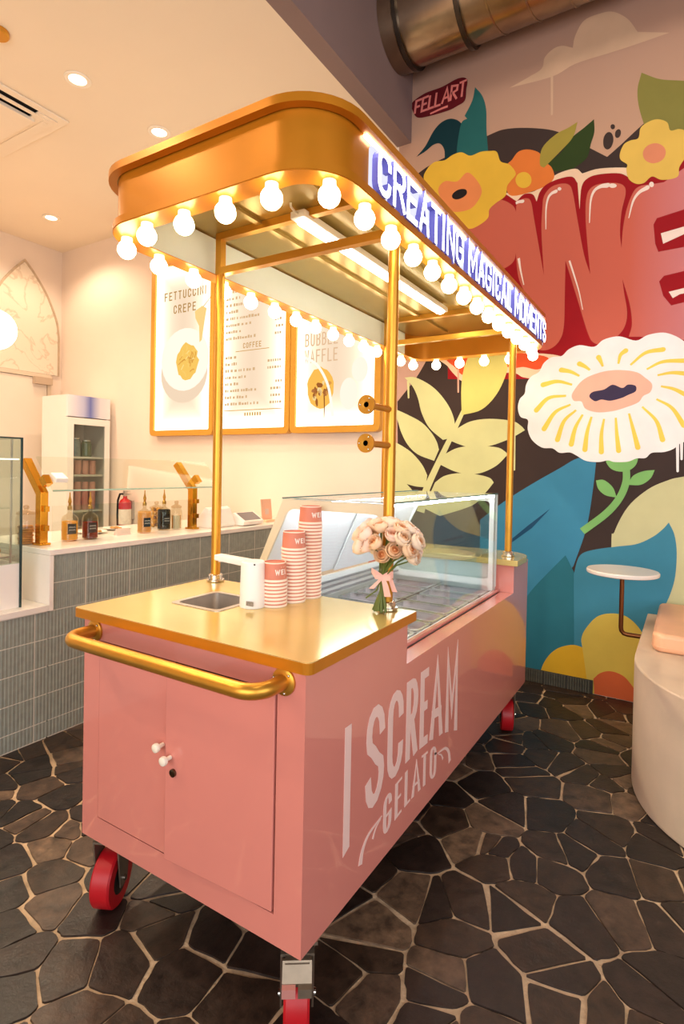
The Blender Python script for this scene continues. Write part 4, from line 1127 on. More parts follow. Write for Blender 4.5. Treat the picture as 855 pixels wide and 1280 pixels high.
# ================================================================== SERVICE COUNTER
CF = -2.056; CT = .985; CBK = -2.78; LZ = .700
M_white = mat('white_quartz', '#efe6dc', .22, coat=.2, var=.03, scale=5)
M_tile = mat('grey_rib_tile', '#92978d', .38, var=.10, scale=30)
M_tgrout = mat('pale_tile_grout', '#d6d1c4', .8, var=.05)
M_core = mat('counter_core', '#b9b2a3', .8, var=.05)
ctr = thing('service_counter', 'long grey ribbed tile service counter with white worktop', 'counter', (CF-.3, 1.2, 0))
MB().box(CBK, CF-.0058, YF+.5, .590, 0, LZ-.033).box(CBK, CF-.0058, .600, YB-.002, 0, CT-.03).build('counter_core', M_tgrout, ctr)
MB().box(CBK-.03, CF+.012, .588, YB-.002, CT-.03, CT).build('worktop', M_white, ctr, .003)
MB().box(CBK-.03, CF+.012, .588, .612, LZ-.032, CT-.0305).build('side_panel', M_white, ctr, .002)
MB().box(CBK-.03, CF+.012, YF+.5, .5875, LZ-.032, LZ).build('lower_ledge', M_white, ctr, .003)
rows = [(.8095, .951), (.666, .8045), (.5225, .661), (.379, .5175), (.235, .374), (.0925, .230), (.006, .0875)]
def tile_mesh(h, w=.2790, n=15):
    mb = MB(); p = w/n
    mb.box(0, .0060, 0, w, 0, h)
    for k in range(n):
        poly = [(k*p+.0008, 0), (k*p+p-.0008, 0)]
        cx = k*p+p/2
        poly = [(cx+(p/2-.0007)*math.cos(math.radians(a)), .0085*math.sin(math.radians(a))) for a in (180, 140, 110, 70, 40, 0)]
        # prism along z; polygon (y, x-depth)
        V = [(d, yy, z) for z in (0, h) for (yy, d) in poly]
        m = len(poly)
        mb.add(V, [list(range(m)), list(range(m, 2*m))[::-1]]+[(i, m+i, m+i+1, i+1) for i in range(m-1)])
    return mb.mesh('tile', M_tile)
for zi, (z0, z1) in enumerate(rows):
    tm = tile_mesh(z1-z0)
    for c in range(-7, 9):
        y = .525+c*.2835+.0015
        if y+.28 < -1.2 or y > YB-.06: continue
        if z1 > LZ-.032 and y < .55:
            continue
        sc = 1.0
        if y+.2805 > YB-.002: sc = (YB-.004-y)/.2805
        yy = y; s2 = 1
        if z1 > LZ and c == 0 : pass
        instance(tm, 'tile', (CF-.0115, yy, z0), ctr, (0, 0, 0), (1, sc, 1))
# narrow upper tiles between the side panel and the first joint
for (z0, z1) in rows[:2]:
    instance(tile_mesh(z1-z0), 'tile', (CF-.0115, .6135, z0), ctr, (0, 0, 0), (1, .19/.2805, 1))

# ---- glass pastry case on the lower ledge
M_pgl = glass('pastry_glass', '#f0f6f4')
M_pedge = mat('dark_glass_edge', '#27403f', .2, var=0)
pc = thing('pastry_case', 'clear glass pastry case standing on the lower ledge', 'display case', (-2.42, 0.0, LZ))
PX0, PX1, PY0, PY1 = -2.70, -2.115, -.75, .482
MB().box(PX0, PX1-.006, PY0, PY1-.006, LZ, .925).build('base_panel', M_whiteplastic, pc)
for a in ((PX1-.005, PX1, PY0, PY1, .925, 1.555), (PX0, PX0+.005, PY0, PY1, .925, 1.555), (PX0+.005, PX1-.005, PY1-.005, PY1, .925, 1.555), (PX0, PX1, PY0, PY1, 1.555, 1.56)):
    MB().box(*a).build('pane', M_pgl, pc)
MB().box(PX1-.006, PX1+.003, PY1-.008, PY1+.001, LZ, 1.562).build('glass_edge', M_pedge, pc)
MB().box(PX1-.006, PX1+.001, PY0, PY1, 1.555, 1.562).box(PX0, PX1, PY1-.006, PY1+.001, 1.555, 1.562).build('glass_edge', M_pedge, pc)
MB().box(PX1-.03, PX1-.022, PY1-.045, PY1-.037, LZ, 1.55).build('corner_post', M_steel, pc)
sh = MB().box(PX0+.03, PX1-.03, PY0+.02, PY1-.02, .955, .962).build('shelf', M_steel, pc)
MB().box(PX0+.03, PX1-.05, PY0+.02, PY1-.02, 1.2, 1.206).build('shelf', M_pgl, pc)
MB().box(PX1-.04, PX1-.012, PY0+.02, PY1-.01, 1.448, 1.455).build('light_bar', emitter('case_light', '#fff1dc', 3.0), pc)
M_bread = mat('golden_crust', '#c98f4f', .6, var=.3, scale=25, bump=.3, bscale=60)
def pastry(loc, s, rz, kind, label):
    t = thing(kind, label, 'pastry', loc)
    pts = [(loc[0]+s*.05*math.cos(a+rz), loc[1]+s*.05*math.sin(a+rz), loc[2]+.024*s) for a in [math.radians(x) for x in range(-80, 81, 20)]]
    MB().tube(pts, [.006*s, .013*s, .019*s, .023*s, .024*s, .023*s, .019*s, .013*s, .006*s], 10).build('crust', M_bread, t)
pastry((-2.24, .36, .962), 1.1, .4, 'croissant', 'golden croissant at the counter end of the pastry case')
pastry((-2.33, .24, .962), 1.1, 1.2, 'croissant', 'golden croissant further back inside the pastry case')
pastry((-2.27, .10, .962), 1.1, 2.0, 'croissant', 'golden croissant in the middle of the pastry case')

# ---- sneeze guard
sg = thing('sneeze_guard', 'glass sneeze guard on bent gold posts along the counter', 'sneeze guard', (-2.26, 1.22, CT))
M_gpost = mat('polished_gold', '#d69a32', .18, metal=.95, var=.03)
for y in (.669, 1.77):
    w = .022
    prof = [(-2.285, CT), (-2.235, CT), (-2.235, 1.275), (-2.405, 1.462), (-2.442, 1.435), (-2.285, 1.262)]
    p = MB().prism(prof, 'y', y-w, y+w).build('post', M_gpost, sg, .002)
    MB().box(-2.30, -2.22, y-.03, y+.03, CT, CT+.012).build('post_foot', M_gpost, p, .002)
    MB().prism([(-2.225, 1.305), (-2.185, 1.325), (-2.225, 1.372), (-2.262, 1.345)], 'y', y-.018, y+.018).build('glass_clamp', M_gpost, p)
    for z in (1.065, 1.17):
        MB().box(-2.234, -2.206, y-.012, y+.012, z, z+.03).build('glass_clamp', M_gpost, p)
M_sgl = glass('guard_glass', '#f7fbf8')
a, b = Vector((-2.205, 1.285)), Vector((-2.375, 1.472)); d = (b-a).normalized(); nn = Vector((-d.y, d.x))*.008
MB().prism([tuple(a), tuple(b), tuple(b+nn), tuple(a+nn)], 'y', .70, 2.00).build('pane', M_sgl, sg)
MB().prism([tuple(a+d*-.002), tuple(a+d*.004), tuple(a+d*.004+nn), tuple(a+d*-.002+nn)], 'y', .70, 2.00).build('glass_edge', mat('guard_edge', '#a9cabb', .15, var=0), sg)
MB().box(-2.216, -2.208, .70, 1.745, CT+.02, 1.20).build('pane', M_sgl, sg)
rdr = thing('card_reader', 'small white card reader clipped to the near gold post', 'card reader', (-2.215, .72, 1.36))
MB().prism([(-2.235, 1.345), (-2.175, 1.328), (-2.165, 1.352), (-2.225, 1.385)], 'y', .695, .765).build('shell', M_whiteplastic, rdr, .004)

# ---- syrup bottles
def bottle(x, y, liquid, level, label, cap='#b08436', lab='#1a1716'):
    t = thing('syrup_bottle', label, 'bottle', (x, y, CT), 'syrup bottles on the counter')
    z = CT+.0005; R = .045
    MB().lathe([(R-.004, z), (R, z+0.0048), (R, z+0.1260), (R-.006, z+0.1416), (.015, z+0.1584), (.012, z+0.1632), (.012, z+0.1896), (.014, z+0.1920)], (x, y, 0), 20).build('glass', glass('bottle_glass', '#f2ece0'), t)
    MB().lathe([(R-.006, z+0.0072), (R-.003, z+0.0096), (R-.003, z+level*1.2), (.004, z+level*1.2+.0005)], (x, y, 0), 20).build('syrup', translucent('syrup_'+liquid, liquid, .6, .15, .06), t)
    MB().lathe([(.013, z+0.1800), (.013, z+0.1992), (.008, z+0.2040), (.0075, z+0.2184), (.011, z+0.2256), (.009, z+0.2352), (.004, z+0.2580), (.003, z+0.2820)], (x, y, 0), 12).build('pourer', mat('pourer_'+cap, cap, .3, metal=.7), t)
    # black label, wraps the customer side
    V = []; n = 8
    for k in range(n+1):
        a = math.radians(-45+k*62/n)
        for zz in (z+0.0420, z+0.1020):
            V.append((x+(R+.0012)*math.cos(a), y+(R+.0012)*math.sin(a), zz))
    MB().add(V, [(2*i, 2*i+2, 2*i+3, 2*i+1) for i in range(n)]).build('label', mat('label_'+lab, lab, .6, var=0), t)
    # chalk scribble
    for q in range(2):
        pts = []
        for k in range(9):
            a = math.radians(-36+k*44/8)
            pts.append((x+(R+.0022)*math.cos(a), y+(R+.0022)*math.sin(a), z+0.0816-.016*q+(.004 if k % 2 else -.003)))
        MB().tube(pts, .0012, 4).build('chalk_writing', M_whiteplastic, t)
bottle(-2.305, .862, '#ffd034', .095, 'syrup bottle of bright yellow syrup beside the near gold post')
bottle(-2.292, .985, '#9c2c0e', .085, 'syrup bottle of dark red syrup next to the yellow one')
bottle(-2.312, 1.397, '#f9cd7c', .118, 'syrup bottle of pale orange syrup behind the pink card')
bottle(-2.352, 1.595, '#15100e', .118, 'syrup bottle of black syrup in front of the gold ball jar')
# ---- jars
def jar(x, y, r, h, label, fill):
    t = thing('glass_jar', label, 'jar', (x, y, CT), 'glass jars on the counter')
    z = CT+.0005
    MB().lathe([(r-.004, z), (r, z+.006), (r, z+h-.02), (r-.008, z+h-.004), (r-.008, z+h)], (x, y, 0), 24, cap=False).build('glass', glass('jar_glass', '#f4f1ea'), t)
    MB().lathe([(r-.004, z+h), (r-.002, z+h+.004), (r-.004, z+h+.012), (r*.4, z+h+.024), (.010, z+h+.028), (.016, z+h+.036), (.014, z+h+.048), (.004, z+h+.052)], (x, y, 0), 24).build('lid', glass('jar_lid_glass', '#efe6d8'), t)
    fill(x, y, z+.004, r-.006, t)
def fill_cookies(x, y, z, r, t):
    rg = random.Random(3)
    for k in range(8):
        MB().lathe([(r*.80, 0), (r*.86, .004), (r*.80, .010), (r*.4, .0125)], (x+rg.uniform(-.006, .006), y+rg.uniform(-.006, .006), z+k*.0128), 16).build('cookie', M_bread, t)
def fill_balls(x, y, z, r, t):
    m = mat('gold_foil', '#d3a24a', .3, metal=.6, var=.3, scale=60); rr = .0175
    for k in range(5):
        for i in range(3):
            a = i*2.094+k*1.05; MB().sphere((x+(r-rr)*.78*math.cos(a), y+(r-rr)*.78*math.sin(a), z+rr+k*.0275), rr, 10, 7).build('chocolate', m, t)
def fill_bars(x, y, z, r, t):
    for i in range(5):
        a = i*1.257; m = mat(('bar_white', 'bar_amber')[i % 2], ('#f0e4d2', '#d08a2e')[i % 2], .4, var=.1)
        cx, cy = x+r*.55*math.cos(a), y+r*.55*math.sin(a)
        MB().box(cx-.009, cx+.009, cy-.009, cy+.009, z, z+.092).build('wafer_bar', m, t)
jar(-2.345, .585+.045, .052, .165, 'glass jar stacked with brown cookies behind the near gold post', fill_cookies)
jar(-2.485, 1.640, .050, .140, 'glass jar of gold wrapped chocolates behind the black bottle', fill_balls)
jar(-2.335, 1.690, .040, .150, 'glass jar of wafer bars beside the far gold post', fill_bars)
# small folded pink card
cd = MB().prism([(-2.345, CT+.0005), (-2.300, CT+.0005), (-2.322, CT+.042)], 'y', 1.185, 1.285).build('folded_card', mat('pale_pink_card', '#edccc6', .6, var=.02))
tag(cd, 'small folded pale pink card between the bottles', 'card')
# snack plates at the back of the worktop
def plate(x, y, label, seed):
    t = thing('snack_plate', label, 'plate', (x, y, CT))
    MB().lathe([(.05, CT+.0005), (.055, CT+.003), (.092, CT+.012), (.094, CT+.015), (.088, CT+.013), (.05, CT+.006)], (x, y, 0), 24).build('dish', M_whiteplastic, t)
    rg = random.Random(seed)
    for k in range(7):
        a = rg.uniform(0, 6.28); q = rg.uniform(.0, .055)
        MB().sphere((x+q*math.cos(a), y+q*math.sin(a), CT+.014), .014, 8, 6, 0, .6).build('snack', M_bread, t)
plate(-2.53, 1.16, 'white plate of snacks behind the dark red bottle', 1)
plate(-2.60, 1.40, 'white plate of snacks behind the pale orange bottle', 2)
# ---- tablet till
till = thing('tablet_till', 'white tablet till with tilted grey customer screen on the counter', 'till', (-2.25, 2.05, CT))
z = CT+.0005
MB().prism([(-2.36, z), (-2.16, z), (-2.15, z+.02), (-2.20, z+.135), (-2.235, z+.150), (-2.335, z+.045)], 'y', 1.87, 2.10).build('stand', M_whiteplastic, till, .004)
MB().prism([(-2.205, z+.004), (-2.10, z+.004), (-2.085, z+.035), (-2.195, z+.098), (-2.225, z+.086)], 'y', 2.13, 2.36).build('customer_unit', M_whiteplastic, till, .006)
a, b = Vector((-2.098, z+.0435)), Vector((-2.188, z+.0955)); d = (b-a); nn = Vector((d.y, -d.x)).normalized()*.0015
MB().prism([tuple(a), tuple(b), tuple(b-nn), tuple(a-nn)][::1], 'y', 2.15, 2.34).build('screen', mat('grey_screen', '#6d6a70', .15, coat=.5, var=0), till)
# ---- pink counter sign
cs = thing('counter_sign', 'upright pink notice in an acrylic stand at the far counter end', 'sign', (-2.21, 2.55, CT))
MB().box(-2.26, -2.17, 2.49, 2.63, CT+.0005, CT+.018).build('foot', mat('peach_stand', '#f0c9a5', .4, var=0), cs)
MB().prism([(-2.222, CT+.018), (-2.216, CT+.018), (-2.236, CT+.185), (-2.242, CT+.185)], 'y', 2.495, 2.625).build('notice', mat('peach_notice', '#eab79a', .5, var=.02), cs)
MB().prism([(-2.2213, CT+.06), (-2.2203, CT+.06), (-2.2263, CT+.105), (-2.2273, CT+.105)], 'y', 2.538, 2.585).build('blank_patch', mat('notice_patch', '#d9c0b4', .5, var=0), cs)

# ================================================================== BACKGROUND BEHIND THE COUNTER
fr = thing('drinks_fridge', 'tall white upright fridge with glass door in the back corner', 'fridge', (-4.9, 2.59, 0))
FX, FB, FY0, FY1, FT = -4.689, -5.15, 2.343, 2.840, 2.148
M_fr = mat('fridge_white', '#eae4dc', .3, var=.01)
fb = MB().box(FB, FX-.03, FY0, FY0+.02, 0.02, FT).box(FB, FX-.03, FY1-.02, FY1, 0.02, FT).box(FB, FB+.02, FY0+.02, FY1-.02, 0.02, FT).box(FB+.02, FX-.03, FY0+.02, FY1-.02, 0.02, .16).box(FB+.02, FX-.03, FY0+.02, FY1-.02, FT-.02, FT)
fb.build('cabinet', M_fr, fr)
MB().box(FX-.03, FX, FY0, FY1, 1.925, FT).build('header_panel', gradient_paint('fridge_header', [(2.343, '#e9e4e4'), (2.52, '#b9bad6'), (2.6, '#6a74b4'), (2.72, '#d9d6dc'), (2.84, '#e9e4e4')], 1, .3), fr)
fd_ = MB().rring([(FY0, .2), (FY1, .2), (FY1, 1.915), (FY0, 1.915)], [(FY0+.07, .27), (FY1-.06, .27), (FY1-.06, 1.845), (FY0+.07, 1.845)], 'x', FX-.03, FX).build('door', M_fr, fr)
MB().box(FX-.018, FX-.012, FY0+.07, FY1-.06, .27, 1.845).build('pane', glass('fridge_glass', '#e9edea'), fd_)
for k, zz in enumerate((.55, .92, 1.30, 1.49)):
    MB().box(FB+.03, FX-.04, FY0+.03, FY1-.03, zz, zz+.02).build('shelf', M_fr, fr)
def simple_jar(x, y, z, r, h, c, label, cat='jar', name='storage_jar', grp=None):
    t = thing(name, label, cat, (x, y, z), grp)
    MB().lathe([(r-.004, z), (r, z+.005), (r, z+h*.8), (r*.75, z+h*.88), (r*.75, z+h*.92)], (x, y, 0), 18).build('body', mat('jar_'+c, c, .2, coat=.5, var=.2, scale=20), t)
    MB().lathe([(r*.82, z+h*.92), (r*.82, z+h)], (x, y, 0), 18).build('lid', M_steel, t)
simple_jar(-4.80, 2.50, 1.511, .055, .20, '#7b8a88', 'blue grey storage jar on the top fridge shelf')
simple_jar(-4.80, 2.63, 1.511, .055, .18, '#5a6b4a', 'dark green storage jar on the top fridge shelf')
cupstack = []
for row, zz in ((0, 1.321), (1, .941)):
    for k in range(4):
        y = 2.45+k*.085; t = thing('cup_stack', ('leftmost', 'second from left', 'third from left', 'rightmost')[k]+[' pink cup stack on the upper cup shelf of the fridge', ' pink cup stack on the lower cup shelf of the fridge'][row], 'cups', (-4.80, y, zz), 'pink cup stacks in the fridge')
        h = .15 if row == 0 else .30
        n = 6 if row == 0 else 12
        MB().lathe([(.030, zz)]+[q for i in range(n) for q in ((.036, zz+h*i/n+.004), (.033, zz+h*(i+.6)/n))]+[(.034, zz+h)], (-4.80, y, 0), 14).build('cups', mat('fridge_cup_pink', '#d9968a', .5, var=.05), t)
simple_jar(-4.80, 2.55, .571, .07, .2, '#a06a3a', 'amber storage jar low in the fridge')
# fire extinguisher on the back wall
fe = thing('fire_extinguisher', 'red fire extinguisher with white label hung on the back wall', 'fire extinguisher', (-4.36, 2.80, .74))
ex, ey = -4.36, 2.80
MB().lathe([(.05, .72), (.065, .73), (.065, 1.02), (.05, 1.055), (.022, 1.075), (.02, 1.10)], (ex, ey, 0), 22).build('cylinder', mat('extinguisher_red', '#b3191c', .25, coat=.5, var=.02), fe)
MB().lathe([(.066, .80), (.066, .96)], (ex, ey, 0), 22, cap=False).build('label', mat('extinguisher_label', '#e6ddd0', .5, var=.1, scale=40), fe)
MB().box(ex-.02, ex+.09, ey-.014, ey+.014, 1.115, 1.127).box(ex-.02, ex+.07, ey-.012, ey+.012, 1.148, 1.158).box(ex-.018, ex+.018, ey-.016, ey+.016, 1.095, 1.15).build('handle', M_steel, fe)
MB().tube([(ex-.01, ey-.01, 1.12), (ex-.06, ey-.02, 1.12), (ex-.095, ey-.02, 1.05), (ex-.10, ey-.02, .9), (ex-.095, ey-.02, .78)], .011, 8).build('hose', M_blackw, fe)
MB().box(ex-.03, ex+.03, ey+.066, YB-.001, .85, 1.05).build('bracket', M_steel, fe)

# door and arch panel on the left wall
M_door = mat('door_white', '#e9dccb', .5, var=.01)
dr1 = struct(MB().box(XL+.002, XL+.035, 1.75, 2.70, 0.0, 2.42).build('door_1', M_door), 'plain white door in the cream side wall', 'door')
MB().box(XL+.001, XL+.05, 1.68, 1.745, 0, 2.47).box(XL+.001, XL+.05, 2.705, 2.745, 0, 2.47).box(XL+.001, XL+.05, 1.745, 2.705, 2.425, 2.47).build('door_frame', mat('door_frame_cream', '#dccab2', .5, var=.01), dr1)
MB().box(XL+.036, XL+.10, 2.53, 2.735, 2.345, 2.425).build('door_closer', mat('closer_taupe', '#bfa890', .4, var=.02), dr1)
def marble():
    m = mat('marble_panel', '#e6d6bf', .35, var=.05, scale=3)
    nt = m.node_tree; b = nt.nodes['Principled BSDF']
    tc = nt.nodes.new('ShaderNodeTexCoord'); w = nt.nodes.new('ShaderNodeTexNoise'); w.inputs['Scale'].default_value = 2.6; w.inputs['Detail'].default_value = 6; w.inputs['Distortion'].default_value = 1.2
    nt.links.new(tc.outputs['Object'], w.inputs['Vector'])
    r = nt.nodes.new('ShaderNodeValToRGB'); e = r.color_ramp.elements
    e[0].position = .48; e[0].color = (*hexc('#ecdcc6'), 1); e[1].position = .53; e[1].color = (*hexc('#ecdcc6'), 1)
    k = e.new(.505); k.color = (*hexc('#d6c1a6'), 1)
    nt.links.new(w.outputs['Fac'], r.inputs['Fac']); nt.links.new(r.outputs['Color'], b.inputs['Base Color'])
    return m
ay, az = 2.44, 3.74
rightc = catmull([(ay, az), (ay+.12, az-.13), (ay+.27, az-.34), (ay+.385, az-.60), (ay+.42, az-.80)], 5)
outl = [(ay+.42, 2.475), ]+rightc[::-1]+[(2*ay-y, z) for y, z in rightc[1:]]+[(ay-.42, 2.475)]
arch = tag(MB().prism(outl, 'x', XL+.001, XL+.018).build('arch_panel', marble()), 'pointed arch of pale veined marble above the white door', 'wall panel')
inn = [(ay+(y-ay)*.95, 2.475+(z-2.475)*.975) for y, z in outl]
MB().rring(outl, inn, 'x', XL+.018, XL+.026).build('arch_border', mat('arch_border_taupe', '#bfa88c', .5, var=.12, scale=15), arch)

# ================================================================== MENU LIGHT BOXES
M_frame = mat('amber_gold_frame', '#d29a3a', .35, metal=.35, var=.02)
def panel_face(name, x0, x1, z0, z1, centre, edge, s_edge, s_mid):
    """backlit acrylic: bright along its edges, printed cream in the middle"""
    m = bpy.data.materials.new(name); m.use_nodes = True; nt = m.node_tree; nt.nodes.clear()
    out = nt.nodes.new('ShaderNodeOutputMaterial'); em = nt.nodes.new('ShaderNodeEmission')
    tc = nt.nodes.new('ShaderNodeTexCoord'); sp = nt.nodes.new('ShaderNodeSeparateXYZ'); nt.links.new(tc.outputs['Object'], sp.inputs[0])
    def M(op, a, b=None):
        n = nt.nodes.new('ShaderNodeMath'); n.operation = op
        for i, v in enumerate((a, b)):
            if v is None: continue
            if isinstance(v, (int, float)): n.inputs[i].default_value = v
            else: nt.links.new(v, n.inputs[i])
        return n.outputs[0]
    dx = M('MINIMUM', M('SUBTRACT', sp.outputs[0], x0), M('SUBTRACT', x1, sp.outputs[0]))
    dz = M('MINIMUM', M('SUBTRACT', sp.outputs[2], z0), M('SUBTRACT', z1, sp.outputs[2]))
    dd = M('MINIMUM', dx, dz)
    g = M('POWER', 2.718, M('MULTIPLY', dd, -11.0))
    mx = nt.nodes.new('ShaderNodeMix'); mx.data_type = 'RGBA'; nt.links.new(g, mx.inputs['Factor'])
    mx.inputs['A'].default_value = (*[v*s_mid for v in hexc(centre)], 1); mx.inputs['B'].default_value = (*[v*s_edge for v in hexc(edge)], 1)
    nt.links.new(mx.outputs['Result'], em.inputs[0]); nt.links.new(em.outputs[0], out.inputs[0])
    return m
MZ0, MZ1 = 1.735, 3.50
def lightbox(x0, x1, label):
    t = thing('menu_light_box', label, 'sign', ((x0+x1)/2, YB, MZ0))
    MB().rring(rrect(x0, x1, MZ0, MZ1, .05, 5), rrect(x0+.055, x1-.055, MZ0+.055, MZ1-.055, .012, 5), 'y', YB-.075, YB-.001).build('frame', M_frame, t)
    MB().box(x0+.05, x1-.05, YB-.052, YB-.046, MZ0+.05, MZ1-.05).build('panel', panel_face('panel_'+label[:9], x0+.05, x1-.05, MZ0+.05, MZ1-.05, '#fde0c0', '#fff0d4', 5.0, 1.35), t)
    return t
def print_poly(t, pts, c, s, name, lay=0):
    y = YB-.0525-lay*.0006
    MB().add([(x, y, z) for x, z in pts], [list(range(len(pts)))]).build(name, emitter('print_%s_%s' % (c, s), c, s*1.6), t)
def print_text(t, txt, xc, z, h, w, gapw, c='#c89a5c', s=.75):
    wd = {'I': .3}; tot = sum(wd.get(q, 1)*w for q in txt)+gapw*(len(txt)-1); x = xc-tot/2
    for q in txt:
        if q != ' ':
            letter_mb(q, wd.get(q, 1)*w, h, w*.26, lambda px, py, d, x=x: (x+px, YB-.0525+d, z+py), 0, -.001).build('letter', emitter('print_%s_%s' % (c, s), c, s*1.6), t)
        x += wd.get(q, 1)*w+gapw
def circ(cx, cz, rx, rz, n=28, jit=0, seed=0):
    rg = random.Random(seed)
    return [(cx+(rx*(1+rg.uniform(-jit, jit)))*math.cos(2*math.pi*i/n), cz+(rz*(1+rg.uniform(-jit, jit)))*math.sin(2*math.pi*i/n)) for i in range(n)]
b1 = lightbox(-4.012, -3.118, 'fettuccini crepe light box, leftmost of the three menu boxes')
print_text(b1, 'FETTUCCINI', -3.545, 3.10, .085, .045, .022)
print_text(b1, 'CREPE', -3.545, 2.96, .085, .045, .022)
print_poly(b1, circ(-3.545, 2.36, .33, .30), '#efd4b6', .95, 'plate_shadow', 0)
print_poly(b1, circ(-3.535, 2.49, .335, .31), '#fff0da', 1.05, 'plate', 1)
print_poly(b1, circ(-3.50, 2.47, .155, .175, 26, .10, 2), '#f4c460', .95, 'crepe', 2)
rg = random.Random(4)
for k in range(26):
    a = rg.uniform(0, 6.28); q = rg.uniform(.02, .13); x, zc = -3.50+q*math.cos(a), 2.47+q*1.1*math.sin(a)
    r_ = rg.uniform(.015, .04); a2 = rg.uniform(0, 3.1)
    Lf, Rt = ribbon(catmull([(x-r_*math.cos(a2), zc-r_*math.sin(a2)), (x+.01, zc+.012), (x+r_*math.cos(a2), zc+r_*math.sin(a2))], 4), .012)
    print_poly(b1, Lf+Rt[::-1], rg.choice(('#fbdc88', '#dda048', '#f6cb6c', '#d0923c')), .95, 'noodle', 3)
print_poly(b1, [(-3.40, 2.95), (-3.30, 2.99), (-3.24, 2.96), (-3.27, 2.82), (-3.30, 2.66), (-3.33, 2.64), (-3.34, 2.80), (-3.39, 2.88)], '#f6d084', .95, 'noodle', 2)
Lf, Rt = ribbon([(-3.30, 2.97), (-3.20, 3.05), (-3.13+.06, 3.11)], .010); print_poly(b1, [(max(-9, min(x, -3.175)), z) for x, z in Lf+Rt[::-1]], '#d9b98c', .8, 'fork', 1)
b2 = lightbox(-3.113, -2.208, 'price list light box with lines of small print between the two food boxes')
rg = random.Random(9)
zz = 3.30
while zz > 1.99:
    if abs(zz-2.53) < .035:
        w_ = .20; Lf = [(-2.66-w_/2, zz-.05), (-2.66+w_/2, zz-.05), (-2.66+w_/2, zz-.045), (-2.66-w_/2, zz-.045)]
        print_poly(b2, [(-2.86, zz-.055), (-2.46, zz-.055), (-2.46, zz-.049), (-2.86, zz-.049)], '#d9a552', .8, 'rule', 0)
        print_text(b2, 'COFFEE', -2.66, zz-.03, .05, .026, .012, '#d2a05a', .8)
        zz -= .115; continue
    x = -2.985; end = x+rg.uniform(.12, .42)
    while x < end:
        w_ = rg.uniform(.012, .03); h_ = rg.uniform(.018, .028)
        print_poly(b2, [(x, zz), (x+w_, zz), (x+w_, zz+h_), (x, zz+h_)], '#dcb587', .88, 'small_print', 0); x += w_+rg.choice((.008, .008, .022))
    if rg.random() < .65:
        x = -2.50+rg.uniform(0, .12)
        while x < -2.32:
            w_ = rg.uniform(.012, .026)
            print_poly(b2, [(x, zz), (x+w_, zz), (x+w_, zz+.022), (x, zz+.022)], '#dcb587', .88, 'small_print', 0); x += w_+.01
    zz -= .062
print_poly(b2, [(-3.0, 1.955), (-2.30, 1.955), (-2.30, 1.962), (-3.0, 1.962)], '#d9a552', .8, 'rule', 0)
x = -2.74
while x < -2.56:
    print_poly(b2, [(x, 1.905), (x+.016, 1.905), (x+.016, 1.935), (x, 1.935)], '#d2a05a', .85, 'small_print', 0); x += .03
b3 = lightbox(-2.203, -1.318, 'bubble waffle light box, rightmost of the three menu boxes')
print_text(b3, 'BUBBLE', -1.90, 2.47, .11, .042, .016, '#e3bd96', .9)
print_text(b3, 'WAFFLE', -1.90, 2.33, .11, .042, .016, '#e3bd96', .9)
print_poly(b3, circ(-1.90, 2.11, .135, .175, 24, .06, 7), '#f6bb54', .95, 'waffle', 1)
rg = random.Random(12)
for k in range(18):
    a = rg.uniform(0, 6.28); q = rg.uniform(.0, .10); print_poly(b3, circ(-1.90+q*math.cos(a), 2.08+q*1.2*math.sin(a), rg.uniform(.012, .03), rg.uniform(.015, .035), 9, .25, k), rg.choice(('#b87440', '#a4622f', '#f9d894', '#e09c4c')), .9, 'topping', 2)
Lf, Rt = ribbon([(-1.86, 2.05), (-1.855, 1.95), (-1.857, 1.86)], .012, .006); print_poly(b3, Lf+Rt[::-1], '#8f4d24', .85, 'drip', 2)
Lf, Rt = ribbon(catmull([(-2.06, 2.38), (-1.93, 2.30), (-1.82, 2.12), (-1.77, 1.87)], 6), .022, .026); print_poly(b3, Lf+Rt[::-1], '#fff3e0', 1.05, 'swirl', 3)
print_poly(b3, circ(-1.62, 2.05, .085, .13), '#fdeeda', 1.0, 'glass_shape', 1)
print_poly(b3, circ(-1.52, 2.24, .075, .10), '#fdeeda', 1.0, 'glass_shape', 1)

# ================================================================== CEILING FITTINGS
ring_me = MB().lathe([(.052, .002), (.082, .001), (.085, -.004), (.078, -.009), (.056, -.006), (.052, .002)], (0, 0, 0), 32, cap=False).mesh('trim_ring', mat('lamp_trim', '#f3e8d6', .5, var=0))
disc_me = MB().lathe([(.0555, -.003), (.05, -.0045), (.002, -.005)], (0, 0, 0), 32).mesh('lens', emitter('downlight_glow', '#ffeccb', 9.0))
DLAB = ['recessed round ceiling lamp nearest the air vent', 'recessed round ceiling lamp just above the canopy edge', 'recessed round ceiling lamp nearest the side wall corner',
        'added unseen ceiling lamp over the counter, third from the back wall', 'added unseen ceiling lamp over the counter, nearest the street window',
        'added unseen ceiling lamp above the staff aisle, between vent and side wall', 'added unseen ceiling lamp above the staff aisle, nearest the street side',
        'added unseen ceiling lamp by the bulkhead, in front of the cart', 'added unseen ceiling lamp by the bulkhead, nearest the street side']
for i, (x, y) in enumerate(DOWNLIGHTS):
    t = thing('ceiling_lamp', DLAB[i], 'ceiling lamp', (x, y, CEIL), 'recessed ceiling lamps')
    instance(ring_me, 'trim_ring', (x, y, CEIL), t); instance(disc_me, 'lens', (x, y, CEIL), t)
